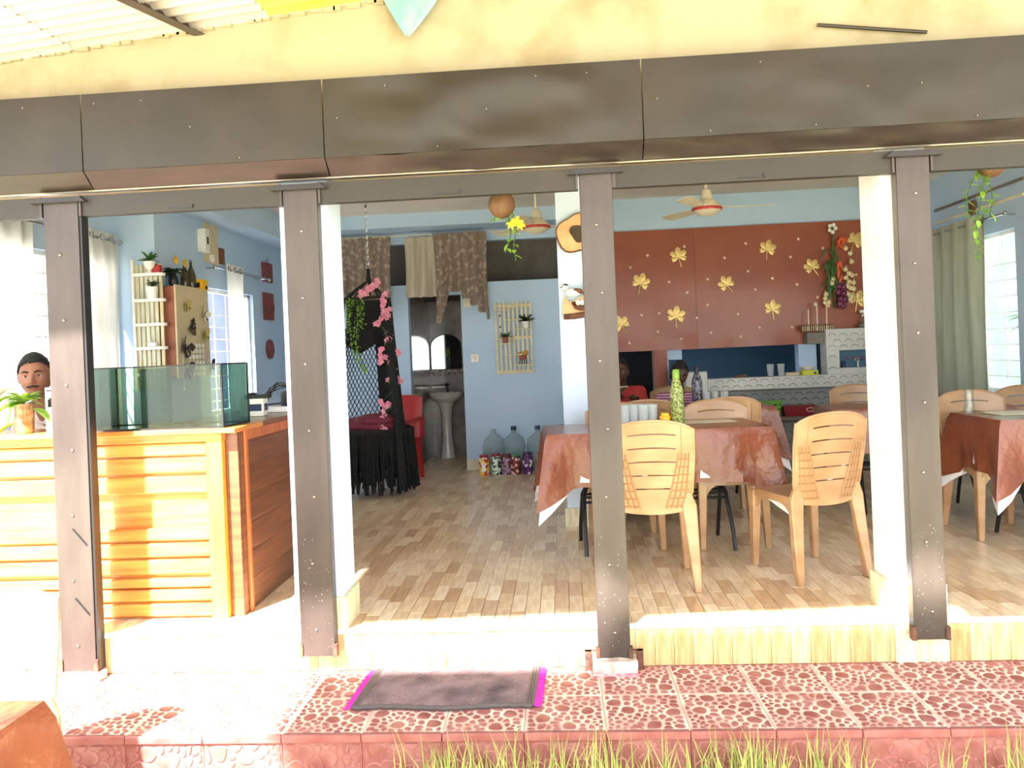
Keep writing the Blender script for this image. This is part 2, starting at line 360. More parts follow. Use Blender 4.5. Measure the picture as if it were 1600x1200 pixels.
def scallops(b, x0, x1, z0, z1, y, sx=.105, sz=.055):
    r = 0; z = z0 + sz*.2
    while z < z1 - sz*.6:
        x = x0 + (.5 if r % 2 else .02)*sx
        while x + sx*.8 < x1:
            pts = [(x + sx*.4 - sx*.38*math.cos(PI*k/6), y-.003, z + sz*.62*math.sin(PI*k/6)) for k in range(7)]
            tube(b, pts, .0032, 4, rr=[.001,.003,.0042,.0045,.0042,.003,.001]); x += sx
        z += sz; r += 1
kc = T('kitchen_counter', 'white scallop tiled serving counter with raised tower and niche under brown leaf board', 'counter', (2.4, YK, 0))
def kpart(name, boxes, m):
    b = B()
    for q in boxes: bbox(b, q[0]-2.4, q[1]-2.4, q[2]-YK, q[3]-YK, q[4], q[5], .003)
    return O(name, b, m, kc)
kpart('countertop_apron', [(1.38,3.5,YK-.20,YK-.02,.79,.905)], 'kitchen')
kpart('tower', [(2.50,3.5,YK-.20,YK-.02,.905,.965),(2.50,2.62,YK-.20,YK-.02,.965,1.13),(3.05,3.5,YK-.20,YK-.02,.965,1.13),(2.50,3.5,YK-.20,YK-.02,1.13,1.335)], 'kitchen')
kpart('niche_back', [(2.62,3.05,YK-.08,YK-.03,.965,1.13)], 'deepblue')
kpart('pier', [(2.34,2.50,YK-.16,YK-.02,1.2,1.31)], 'greywall')
kpart('ledge', [(1.5,3.3,YK-.2,YK-.01,.485,.52)], 'greywall')
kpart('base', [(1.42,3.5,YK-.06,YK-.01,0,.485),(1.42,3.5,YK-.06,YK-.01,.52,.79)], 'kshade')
b = B(); scallops(b, 1.40-2.4, 3.48-2.4, .79, .905, -.20)
scallops(b, 2.51-2.4, 3.45-2.4, 1.135, 1.33, -.20); scallops(b, 2.51-2.4, 2.63-2.4, .93, 1.13, -.20)
o = O('scallop_relief', b, 'scale', kc); o['kind'] = 'stuff'
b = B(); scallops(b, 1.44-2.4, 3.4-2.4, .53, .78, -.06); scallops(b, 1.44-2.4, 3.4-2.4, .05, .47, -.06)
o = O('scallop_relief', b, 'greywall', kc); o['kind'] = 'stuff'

# ------------------------------------------------------------------ floor staves
b = B(); box(b, -.034, .034, -.116, .116, -.012, 0); bmesh.ops.bevel(b, geom=[e for e in b.edges if all(v.co.z > -.001 for v in e.verts)], offset=.0012, segments=1, affect='EDGES')
stave_me = finish(b, 'floor_stave'); stave_me.materials.append(M['stave'])
far = []; nx = int((XR - XLF)/.07); cnt = 0
for i in range(nx+1):
    x = XLF + .035 + i*.07; y = 3.53 + .118
    off = ((i*37) % 7)/7*.14
    for k in range(30):
        L = .236; yc = 3.53 + (k+.5)*L - off
        if yc - L/2 < 3.53:
            y0, y1 = 3.53, yc + L/2 - .0015
        else: y0, y1 = yc - L/2 + .001, yc + L/2 - .001
        if y0 > 9.7: break
        if k < 3 and cnt < 299:
            o = bpy.data.objects.new('floor_stave', stave_me); COL.objects.link(o); o.parent = floor
            o.location = (x, (y0+y1)/2, 0); o.scale = (1, (y1-y0)/.232, 1); cnt += 1
        else: far.append((x-.0345, x+.0345, y0, y1))
b = B(); lay = b.faces.layers.float.new('tone')
for q in far:
    vs, fs = box(b, q[0], q[1], q[2], q[3], -.012, R.uniform(-.0004, 0)); t = R.random()
    for f in fs: f[lay] = t
o = O('floor_stave', b, 'stave_far', floor); o['kind'] = 'stuff'
# white glazed threshold edge
b = B(); bbox(b, XLF, XR, 3.512, 3.53, -.02, .004, .003); S('trim_5', b, 'white')
# riser of wood print tiles
b = B(); box(b, XLF-.2, XR+.2, 3.531, 3.6, -.4, -.012); rs = S('trim_6', b, 'grout')
b = B(); box(b, -.042, .042, -.008, .006, -.08, .08); bmesh.ops.bevel(b, geom=b.edges[:], offset=.001, segments=1, affect='EDGES')
rme = finish(b, 'riser_tile'); rme.materials.append(M['riser'])
for i in range(80):
    o = bpy.data.objects.new('riser_tile', rme); COL.objects.link(o); o.parent = rs; o.location = (XLF + .043 + i*.0852, 3.526, -.103 + R.uniform(-.001,.001)); o.scale = (1,1,1.03)

# ------------------------------------------------------------------ red pebble tiled step
def clip(poly, nx_, ny_, d):
    out = []
    for i in range(len(poly)):
        a, c = poly[i], poly[(i+1) % len(poly)]
        da = a[0]*nx_ + a[1]*ny_ - d; dc = c[0]*nx_ + c[1]*ny_ - d
        if da <= 0: out.append(a)
        if da*dc < 0:
            t = da/(da-dc); out.append((a[0]+(c[0]-a[0])*t, a[1]+(c[1]-a[1])*t))
    return out
def pebbles(W, H, nbig, nsm, seed, q_v=False):
    rr = random.Random(seed); seeds = []
    while len(seeds) < nbig:
        p = (rr.uniform(.04, W-.04), rr.uniform(.03, H-.03), .0007)
        if all(math.hypot((p[0]-q[0]), (p[1]-q[1])*1.3) > .10 for q in seeds): seeds.append(p)
    tries = 0
    while len(seeds) < nbig + nsm and tries < 6000:
        tries += 1
        p = (rr.uniform(.008, W-.008), rr.uniform(.008, H-.008), 0)
        if all(math.hypot(p[0]-q[0], p[1]-q[1]) > (.046 if q[2] else .020) for q in seeds): seeds.append(p)
    out = []
    for i, s in enumerate(seeds):
        poly = [(.006,.006),(W-.006,.006),(W-.006,H-.006),(.006,H-.006)]
        for j, q in enumerate(seeds):
            if i == j: continue
            nx_, ny_ = q[0]-s[0], q[1]-s[1]
            d = (q[0]**2+q[1]**2 - s[0]**2 - s[1]**2 - q[2] + s[2])/2
            poly = clip(poly, nx_, ny_, d)
            if len(poly) < 3: break
        if len(poly) < 3: continue
        cx = sum(p[0] for p in poly)/len(poly); cy = sum(p[1] for p in poly)/len(poly)
        rad = sum(math.hypot(p[0]-cx, p[1]-cy) for p in poly)/len(poly); k = max(.3, 1 - (.0074 if not q_v else .004)/rad)
        poly = [(cx+(p[0]-cx)*k, cy+(p[1]-cy)*k) for p in poly]
        for _ in range(2):
            poly = [q for a, c in zip(poly, poly[1:]+poly[:1]) for q in ((a[0]*.75+c[0]*.25, a[1]*.75+c[1]*.25), (a[0]*.25+c[0]*.75, a[1]*.25+c[1]*.75))]
        if len(poly) > 18: poly = poly[::2]
        out.append((cx, cy, rad, poly))
    return out
def pebble_tile(W, H, seed, vertical):
    b = B(); vs, fs = box(b, .001, W-.001, .001, H-.001, -.014, 0)
    for f in fs: f.material_index = 0
    for cx, cy, rad, poly in pebbles(W, H, 5, 62 if not vertical else 30, seed, vertical):
        h = .0035 if rad < .02 else .005
        A = [b.verts.new((x, y, .0002)) for x, y in poly]
        if vertical:
            k0 = max(.4, 1-.004/rad)
            C0 = [b.verts.new((cx+(x-cx)*k0, cy+(y-cy)*k0, h)) for x, y in poly]
            C1 = [b.verts.new((cx+(x-cx)*k0*.8, cy+(y-cy)*k0*.8, h*.9)) for x, y in poly]; n = len(poly)
            for i in range(n):
                f = b.faces.new((A[i], A[(i+1)%n], C0[(i+1)%n], C0[i])); f.material_index = 1
                f = b.faces.new((C0[i], C0[(i+1)%n], C1[(i+1)%n], C1[i])); f.material_index = 2
            b.faces.new(C1).material_index = 2
        else:
            C0 = [b.verts.new((cx+(x-cx)*.86, cy+(y-cy)*.86, h*.8)) for x, y in poly]; C1 = [b.verts.new((cx+(x-cx)*.5, cy+(y-cy)*.5, h)) for x, y in poly]; n = len(poly)
            for i in range(n):
                f = b.faces.new((A[i], A[(i+1)%n], C0[(i+1)%n], C0[i])); f.material_index = 1
                f = b.faces.new((C0[i], C0[(i+1)%n], C1[(i+1)%n], C1[i])); f.material_index = 1
            b.faces.new(C1).material_index = 1
    me = finish(b, 'step_tile')
    for k in (('redbase','redrim','redpeb') if vertical else ('rednet','redpeb')): me.materials.append(M[k])
    return me
step = B(); box(step, XLF-.3, 3.97, 2.945, 3.531, -.72, -.204)
step = S('step', step, 'redbase')
tms = [pebble_tile(.31, .30, s, False) for s in (3, 11, 29)]
vms = [pebble_tile(.31, .20, s, True) for s in (5, 17)]
edge = B(); bbox(edge, -.154, .154, -.014, .012, -.03, .0, .003); edge_me = finish(edge, 'edge_tile'); edge_me.materials.append(M['redbase'])
for i in range(-11, 12):
    x = .112 + i*.31
    for j in range(2):
        o = O('step_tile', tms[(i*7+j*3) % 3], None, step, (x, 2.932 + j*.3, -.19))
        if (i+j) % 2: o.rotation_euler = (0,0,PI); o.location = (x+.31, 2.932+j*.3+.3, -.19)
    o = O('edge_tile', edge_me, None, step, (x+.155, 2.932, -.19))
    o = O('riser_tile', vms[i % 2], None, step, (x, 2.931, -.42), (PI/2, 0, 0))

# ------------------------------------------------------------------ roofs over the front
def corrug(b, x0, x1, y0, y1, zf, pitch=.075, amp=.011, nxs=4):
    ny = int((y1-y0)/pitch*6)
    sheet(b, lambda u, v: (x0+(x1-x0)*u, y0+(y1-y0)*v, zf(x0+(x1-x0)*u) + amp*math.cos(2*PI*(y0+(y1-y0)*v)/pitch)), nxs, ny)
zf = lambda x: 2.70 + (x+2.56)*.089
rt = T('veranda_roof', 'pale corrugated roofing sheets rising along the cream beam above the entrance', 'roof', (-2, 3.0, 2.9))
def rsheet(x0, x1, y0, y1, m, dz=0, nm='roof_sheet'):
    b = B(); corrug(b, x0+2, x1+2, y0-3, y1-3, lambda x: zf(x-2)-2.9+dz); return O(nm, b, m, rt, solid=.003)
rsheet(-5.2, -2.2, 2.5, 3.498, 'roof'); rsheet(-2.25, -1.27, 1.5, 3.498, 'roof', .006)
o = rsheet(-1.3, -.80, 1.5, 3.498, 'yellow', .012); o['label'] = 'yellow translucent roofing sheet'
rsheet(-.82, .6, 1.42, 3.498, 'roof', .018); rsheet(.58, 2.0, 1.26, 3.498, 'roof', .024); rsheet(1.98, 4.2, 1.12, 3.498, 'roof', .018)
b = B()
A = [Vector((-1.93, 2.3, zf(-1.93)-.055)), Vector((-1.60, 3.5, zf(-1.60)-.03))]
for dx, dz, w_, h_ in ((0, 0, .05, .004), (-.025, .02, .004, .045)):
    bb = B(); d = A[1]-A[0]; L = d.length; box(bb, -w_/2, w_/2, 0, L, -h_/2, h_/2)
    mx = Matrix.Translation(A[0] + Vector((dx,0,dz))) @ d.to_track_quat('Y', 'Z').to_matrix().to_4x4(); merge(b, bb, mx)
bpy.context.view_layer.update()
for v in b.verts: v.co -= Vector((-2,3.0,2.9))
O('angle_iron', b, 'post', rt)
blk = T('yard_sun_blocker', 'unseen sheet added as sun awning over the yard in front of the step', 'blocker', (0, 0, 2.95))  # added out of view, with edge strip and posts, to shade the step
b = B(); corrug(b, -2.35, 4.6, .1, 1.12, lambda x: 0, nxs=1); O('roof_sheet', b, 'roof', blk, solid=.004)
b = B()
prism(b, [(-1.25, 1.08), (4.6, 1.08), (4.6, 1.32), (-.88, 1.32), (-1.05, 1.16)], -.01, .0, 'Z'); O('blocker_edge', b, 'woodd', blk)  # edge strip shaped to keep sun off the right bays
for x in (-2.3, 4.5):
    b = B(); box(b, x-.03, x+.03, .12, .18, -3.35, -.01); O('blocker_post', b, 'post', blk)
    b = B(); box(b, x-.03, x+.03, 1.0, 1.06, -3.35, -.01)
    if x > 0: O('blocker_post', b, 'post', blk)
    else: b.free()

# ------------------------------------------------------------------ fascia of brown sheet panels
fa = T('metal_fascia', 'dented brown sheet metal fascia running along the front beam', 'fascia', (0, 3.44, 2.3))
b = B(); ball(b, (0,0,0), .004, 6); rivme = finish(b, 'rivet'); rivme.materials.append(M['bolt'])
def fpanel(x0, x1, dents, z0=2.13, z1=2.475):
    b = B(); nx_ = int((x1-x0)/.03)
    def f(u, v):
        x = x0+(x1-x0)*u; z = z0+(z1-z0)*v
        e = min(1, 6*u, 6*(1-u))*min(1, 5*v, 5*(1-v))
        d = dents*e*(noise.noise(Vector((x*3.2, z*5, 1.7)))*.02 + (abs(noise.noise(Vector((x*2.4+z*3, z*3.2-x, 4))))-.2)*.04 + noise.noise(Vector((x*9, z*9, 2)))*.006)
        return (x, -.05 - .004 + d, z-2.3)
    sheet(b, f, nx_, 14); O('fascia_panel', b, 'brown', fa, solid=.003)
    b = B(); sheet(b, lambda u, v: (x0+(x1-x0)*u, -.053 + .075*v + .006*noise.noise(Vector((x0+(x1-x0)*u*4, v*3, 3))), z0-2.3 - .068*v + .01*dents*noise.noise(Vector((x0*3+(x1-x0)*u*5, v*2, 8)))), nx_, 4)
    O('fascia_return', b, 'soffit', fa, solid=.003)
    for k in range(max(2, int((x1-x0)/.22))): O('rivet', rivme, None, fa, (x0+.06+k*.22, -.058, z0-2.3+R.choice((.02,.3,.17))))
for x0, x1, d in ((-4.2,-2.113,.15),(-2.107,-1.008,.12),(-1.002,.388,1.0),(.394,4.1,.4)): fpanel(x0, x1, d)
b = B(); tube(b, [(-4.2, .028, 2.058-2.3), (-1, .03, 2.062-2.3), (1, .028, 2.056-2.3), (4.1, .03, 2.062-2.3)], .006, 6); O('edge_rod', b, 'bolt', fa)
b = B(); box(b, -4.2, 4.1, .034, .055, 2.055-2.3, 2.13-2.3); O('backing', b, 'soffit', fa)
# lintel channels between the posts
POSTS = [(-2.355,-2.19,-.15),(-1.225,-1.07,-.097),(.110,.252,-.135),(1.468,1.607,-.068)]
edges = [-4.2] + [e for p in POSTS for e in p[:2]] + [4.1]
lab = ['left of the counter post','above the wooden counter','above the open doorway with the mat','above the two front chairs','at the right end']
for i in range(5):
    x0, x1 = edges[2*i]+.006, edges[2*i+1]-.006
    l_ = T('shutter_lintel', 'brown steel shutter channel ' + lab[i], 'lintel', ((x0+x1)/2, 3.47, 1.99)); h = (x1-x0)/2
    b = B(); box(b, -h, h, -.005, .0, -.045, .05); box(b, -h, h, -.0, .035, -.045, -.04); O('channel', b, 'brown', l_)
    b = B(); box(b, -.06, .05, -.008, -.004, -.034, -.028); box(b, .05, .06, -.012, -.004, -.034, -.016); O('slot', b, 'black', l_)
    b = B(); box(b, -h, -h+.01, -.014, -.005, -.045, .05); box(b, h-.01, h, -.014, -.005, -.045, .05); O('end_flange', b, 'post', l_)
plab = ['in front of the wooden counter','beside the blue pillar at the doorway left side','on the concrete footing block','in front of the white sunlit pillar']
for i, (x0, x1, zb) in enumerate(POSTS):
    p = T('steel_post', 'dark brown steel post ' + plab[i], 'post', ((x0+x1)/2, 3.465, zb)); h = (x1-x0)/2; H = 2.02-zb
    b = B()
    bbox(b, -h, h, -.006, 0, 0, H, .0015); box(b, -h, -h+.005, 0, .045, 0, H); box(b, h-.005, h, 0, .045, 0, H)
    O('channel', b, 'post', p)
    for k, z in enumerate((.12,.42,.72,1.02,1.32,1.62,1.92)):
        b = B(); ball(b, (R.uniform(-.012,.012), -.009, z), .0065, 6, (1,.6,1)); O('bolt', b, 'bolt', p)
    b = B(); prism(b, [(-h-.05, H-.012), (h+.05, H-.012), (h+.02, H+.012), (-h-.02, H+.012)], -.03, .02); O('cap_plate', b, 'soffit', p)
    for s in (-1, 1): b = B(); box(b, s*h-.008 if s>0 else -h-.01, h+.01 if s>0 else -h+.008, -.012, .02, -.002, .055); O('foot_bracket', b, 'rust', p)
    if i == 0:
        b = B(); box(b, h-.004, h+.012, .0, .05, 0, H); O('guide_rail', b, 'black', p)
        for z in (.62,.30):
            b = B(); box(b, -.002, .002, -.012, -.006, -.05, .05, Matrix.Translation((.03,0,z)) @ Matrix.Rotation(-.7,4,'Y')); O('slot', b, 'black', p)
    if i in (1, 2, 3):
        b = B()
        for _ in range(30):
            ball(b, (R.uniform(-h+.01,h-.01), -.0065, R.uniform(.03,.55)**1), R.uniform(.0006,.0016), 4, (1,.5,1))
        o = O('paint_speck', b, 'white', p); o['kind'] = 'stuff'
b = B(); rr_ = random.Random(4)
bb = B(); box(bb, -.095, .095, -.05, .045, 0, .065); bmesh.ops.subdivide_edges(bb, edges=bb.edges[:], cuts=5, use_grid_fill=True)
for v in bb.verts: v.co += Vector((noise.noise(v.co*30), noise.noise(v.co*34+Vector((3,1,2))), noise.noise(v.co*28)))*.008
merge(b, bb); ft = O('footing_block', b, 'concrete', None, (.181, 3.465, -.19)); tag(ft, 'rough pale concrete footing block under the third post', 'footing')
b = B(); box(b, -.098, .098, -.055, .04, 0, .014); O('red_paint_band', b, 'redpaint', ft)
b = B(); box(b, -.13, -.1, .02, .028, .0, .09); box(b, .1, .128, .02, .028, .0, .09); box(b, -.13, .128, .02, .03, .085, .09); O('bracket', b, 'rust', ft)
f2 = O('footing_block', ft.data.copy(), None, None, (-2.24, 3.465, -.19)); f2.scale = (.8,.8,.6); tag(f2, 'crumbled concrete footing under the post before the counter', 'footing')
# blue plastic bag and bar hanging on the cream beam
b = B(); rr_ = random.Random(9)
def bag(u, v):
    a = u*2*PI; t = v; wv = .19*(1-t)**.8 + .02*(1-t) + .008
    x = math.cos(a)*wv*(1+.1*math.sin(5*a+t*6)); y = math.sin(a)*(.035*(1-t**2)+.006)*(1+.2*math.sin(7*a))
    return (x + .03*math.sin(t*3), y, .2 - t*.36 + .008*math.sin(3*a))
sheet(b, bag, 36, 16); bmesh.ops.remove_doubles(b, verts=b.verts[:], dist=.0005)
tag(O('plastic_bag', b, 'bluebag', None, (-.63, 3.45, 2.83)), 'crumpled blue polythene bag hanging over the cream beam', 'bag')
b = B(); sheet(b, bag, 36, 10); bmesh.ops.remove_doubles(b, verts=b.verts[:], dist=.0005)
tag(O('plastic_bag', b, 'bluebag', None, (-.37, 3.44, 3.0), (0,0,.0)), 'greener polythene scrap at the top edge right of the larger bag', 'bag')
b = B(); tube(b, [(0,0,0),(.25,-.002,-.035),(.46,.0,-.062)], .008, 8); o = O('steel_bar', b, 'soffit', None, (1.17, 3.482, 2.61)); tag(o, 'short dark steel bar sticking out above the brown fascia', 'bar')

# ------------------------------------------------------------------ mat
rg = T('woven_mat', 'dark grey woven door mat with magenta fringe on the red step', 'mat', (-.53, 3.305, -.186))
def rugp(u, v): # slightly skewed outline
    x = -.365 + .73*u; y = -.19 + .38*v
    return x + .015*(v-.5), y + .01*math.sin(u*9)
b = B(); N = 60
for i in range(30):
    v = (i+.5)/30; pts = []
    for k in range(N+1):
        x, y = rugp(k/N, v); pts.append((x, y, .009 + .003*math.cos(k*PI) * (1 if i % 2 else -1)))
    tube(b, pts, .0068, 6)
O('weave', b, 'rug', rg)
b = B()
for v in (0.0, 1.0):
    pts = [(rugp(k/40, v)[0], rugp(k/40, v)[1], .010+.002*math.cos(k*2)) for k in range(41)]; tube(b, pts, .010, 6)
for u in (0, 1):
    for q in range(3): tube(b, [(rugp(u, k/20)[0]+(q*.011)*(1 if u == 0 else -1), rugp(u, k/20)[1], .012) for k in range(21)], .007, 6)
O('border', b, 'rugdark', rg)
for u in (0, 1):
    b = B()
    for k in range(64):
        x, y = rugp(u, (k+.5)/64); s = -1 if u == 0 else 1; L = R.uniform(.03,.04)
        tube(b, [(x, y, .01), (x+s*L*.5, y+R.uniform(-.004,.004), .008), (x+s*L, y+R.uniform(-.006,.006), .004)], .003, 4)
    O('fringe', b, 'magenta', rg)

# ------------------------------------------------------------------ grass at the foot of the step
b = B(); gr = random.Random(5)
clumps = [(-.45,.2,120),(-.25,.2,60),(0,.25,90),(.1,.1,40),(.42,.15,60),(.62,.16,150),(.3,.3,50),(.86,.1,50),(1.3,.1,16),(1.55,.1,40),(-.1,.5,60),(.95,.1,30)]
for cx, wd, n in clumps:
    for _ in range(int(n*.7)):
        x = cx + gr.gauss(0, wd*.5); y = gr.uniform(2.74, 2.90); h = gr.uniform(.10, .30); a = gr.uniform(0, 2*PI); ln = gr.uniform(.0,.07)
        w_ = .0028; dx, dy = math.cos(a)*ln, math.sin(a)*ln*.4-.01; px_, py_ = 1, 0
        p0 = Vector((x, y, -.41)); p1 = p0 + Vector((dx*.35, dy*.35, h*.6)); p2 = p0 + Vector((dx*1.3, dy, h))
        v = [b.verts.new(p0+Vector((-w_,0,0))), b.verts.new(p0+Vector((w_,0,0))), b.verts.new(p1+Vector((w_*.8,0,0))), b.verts.new(p1+Vector((-w_*.8,0,0))), b.verts.new(p2)]
        b.faces.new(v[:4]); b.faces.new((v[3], v[2], v[4]))
o = O('grass', b, 'grass'); tag(o, 'tufts of dry green grass at the foot of the red step', 'grass', kind='stuff')

# ------------------------------------------------------------------ plastic chairs
def rect_sweep(b, pts):   # pts: (center, wx, wy)
    rings = []
    for c, wx, wy in pts:
        c = Vector(c); rings.append([b.verts.new(c + Vector((sx*wx/2, sy*wy/2, 0))) for sx, sy in ((-1,-1),(1,-1),(1,1),(-1,1))])
    for a, c in zip(rings, rings[1:]):
        for k in range(4): b.faces.new((a[k], a[(k+1)%4], c[(k+1)%4], c[k]))
    b.faces.new(rings[0][::-1]); b.faces.new(rings[-1])
def back_pt(u, z):
    # outline half width by height, curved in plan, raked backwards
    t = max(0, (z-.40)/.46)
    hw = .192 + .018*min(1, t*1.6) - .012*max(0, t-.8)*5*.3
    if t < .25: hw -= .03*(1-t/.25)**2
    return (u*hw, -.185 - .075*t**1.1 - .028*(1-u*u) , z)
def make_chair(name, label):
    t = T(name, label, 'chair')
    # seat: dished slab with rolled rim
    b = B()
    def st(u, v):
        x = (u-.5)*2; y = (v-.5)*2; hw = .205 - .012*(1-v); X = x*hw*(1-.04*abs(y)**3); Y = .005 + y*.205*(1-.05*abs(x)**3)
        z = .432 - .014*(1-x*x)*(1-y*y) + (.004 if abs(x) < .85 else 0) - .02*max(0, y-.8)*3
        return (X, Y, z)
    g = sheet(b, st, 16, 16)
    bd = [g[i][0] for i in range(17)] + [g[16][j] for j in range(1,17)] + [g[i][16] for i in range(15,-1,-1)] + [g[0][j] for j in range(15,0,-1)]
    lo = [b.verts.new(v.co*1.0 + Vector((v.co.x*.015, v.co.y*.015, -.034))) for v in bd]
    for i in range(len(bd)): b.faces.new((bd[i], bd[(i+1)%len(bd)], lo[(i+1)%len(bd)], lo[i]))
    O('seat', b, 'chair', t, solid=.006)
    # apron under the seat joining the legs with rounded arches
    b = B()
    for s in (-1, 1):
        pr = []
        for k in range(11):
            y = -.17+.34*k/10; zz = .405 - .012 - .085*abs((k-5)/5)**4
            pr.append((y, zz))
        prism(b, [(-.18,.425),(.18,.425)] + pr[::-1], s*.188-.004, s*.188+.004, 'X')
    pr = [(-.17+.34*k/10, .398-.085*abs((k-5)/5)**4) for k in range(11)]
    prism(b, [(-.18,.425),(.18,.425)] + pr[::-1], .186, .194)
    O('apron', b, 'chair', t)
    # legs
    for sx in (-1, 1):
        b = B(); rect_sweep(b, [((sx*.180,.178,.425),.062,.056),((sx*.184,.182,.34),.05,.05),((sx*.190,.186,.15),.042,.042),((sx*.194,.190,0),.036,.036)])
        bmesh.ops.bevel(b, geom=b.edges[:], offset=.005, segments=1, affect='EDGES'); O('leg', b, 'chair', t)
        b = B(); rect_sweep(b, [((sx*.172,-.196,.50),.034,.03),((sx*.180,-.190,.43),.075,.03),((sx*.186,-.194,.34),.066,.036),((sx*.197,-.212,.16),.050,.042),((sx*.206,-.232,0),.036,.036)])
        bmesh.ops.bevel(b, geom=b.edges[:], offset=.005, segments=1, affect='EDGES'); O('leg', b, 'chair', t)
    # backrest with curved slots
    b = B(); nu = 28; slots = (.775,.71,.645,.58,.515)
    zs = [.40,.425,.45,.48]
    for s in slots[::-1]: zs += [s-.0035, s+.003, s+.033]
    zs = sorted(set(zs)) + [.835]
    rows = []
    for j, z in enumerate(zs):
        t_ = (z-.40)/.435; row = []
        for i in range(nu+1):
            u = -1+2*i/nu; arch = .034*(1-u*u)*(t_**1.2) + (-.02*(abs(u)**6))*(t_ > .98)
            bot = -.012*(1-u*u) if j == 0 else 0
            row.append(b.verts.new(Vector(back_pt(u, z+arch+bot))))
        rows.append(row)
    for j in range(len(zs)-1):
        slot = any(abs(zs[j]-(s-.0035)) < 1e-4 for s in slots)
        for i in range(nu):
            u = abs(-1+2*(i+.5)/nu); lim = .60 if zs[j] > .62 else .60-.16*(.62-zs[j])/.12
            if slot and u < lim: continue
            b.faces.new((rows[j][i], rows[j][i+1], rows[j+1][i+1], rows[j+1][i]))
    O('backrest', b, 'chair', t, solid=.006)
    # raised rim and side ribs
    b = B()
    rim = [back_pt(-1, z) for z in (.40,.5,.6,.7,.8,.825)] + [tuple(r.co) for r in ()]
    top = [back_pt(u, .835+.034*(1-u*u)-.02*abs(u)**6) for u in [-1+.1*k for k in range(21)]]
    rim = rim + top + [back_pt(1, z) for z in (.825,.8,.7,.6,.5,.40)]
    tube(b, rim, .0075, 6); O('rim', b, 'chair', t)
    for s in (-1, 1):
        b = B()
        for off in (0, .10, .2, .3):
            P = [back_pt(s*(.64+off*.8-(.7-z)*.95*(1-off*2.6)), z) for z in (.42,.5,.58,.66-off*.0,.70)]
            tube(b, [(p[0], p[1]-.006, p[2]) for p in P], .0035, 4)
        for z in (.43,.47,.51,.55,.59,.63,.67):
            u0 = .64-(.7-z)*.95; P = [back_pt(s*(u0+(.9-u0)*k/3), z-.0) for k in range(4)]
            tube(b, [(p[0], p[1]-.006, p[2]) for p in P], .003, 4)
        O('side_rib', b, 'chaird', t)
    for s in (-1, 1): b = B(); tube(b, [(back_pt(s*.7, z)[0], back_pt(s*.7, z)[1]-.006, z+.018*(z-.4)/.4) for z in (.68,.74,.8,.835)], .0025, 4); O('groove_line', b, 'chaird', t)
    return t
ch0 = make_chair('dining_chair', 'tan plastic chair seen from behind, nearest the footing block post')
ch0.location = (.445, 4.20, 0); ch0.rotation_euler = (0,0,math.radians(-3)); ch0['group'] = 'tan plastic chairs'
G = 'tan plastic chairs'
dup(ch0, (1.275, 4.31, 0), math.radians(19), 'tan plastic chair turned slightly left, standing free before the white pillar', G)
dup(ch0, (1.0, 4.96, 0), PI, 'tan plastic chair tucked behind the brown table right of the green bottle', G)
dup(ch0, (.37, 4.98, 0), PI+.05, 'tan plastic chair tucked behind the brown table behind the plastic glasses', G)
dup(ch0, (1.13, 5.72, 0), .06, 'shaded tan plastic chair behind right, in front of the black bottle', G)
dup(ch0, (.60, 5.74, 0), -.04, 'shaded tan plastic chair in front of the person in red shirt', G)
dup(ch0, (2.33, 6.12, 0), PI, 'tan plastic chair behind the rear brown table under the niche', G)
dup(ch0, (2.64, 5.0, 0), PI, 'tan plastic chair tucked behind the right hand table before the curtain', G)
dup(ch0, (3.13, 5.28, 0), PI-.1, 'tan plastic chair cut by the right photo edge behind the table', G)
dup(ch0, (-1.93, 2.38, -.40), PI+.42, 'sunlit tan plastic chair in the yard, close at lower left', G)

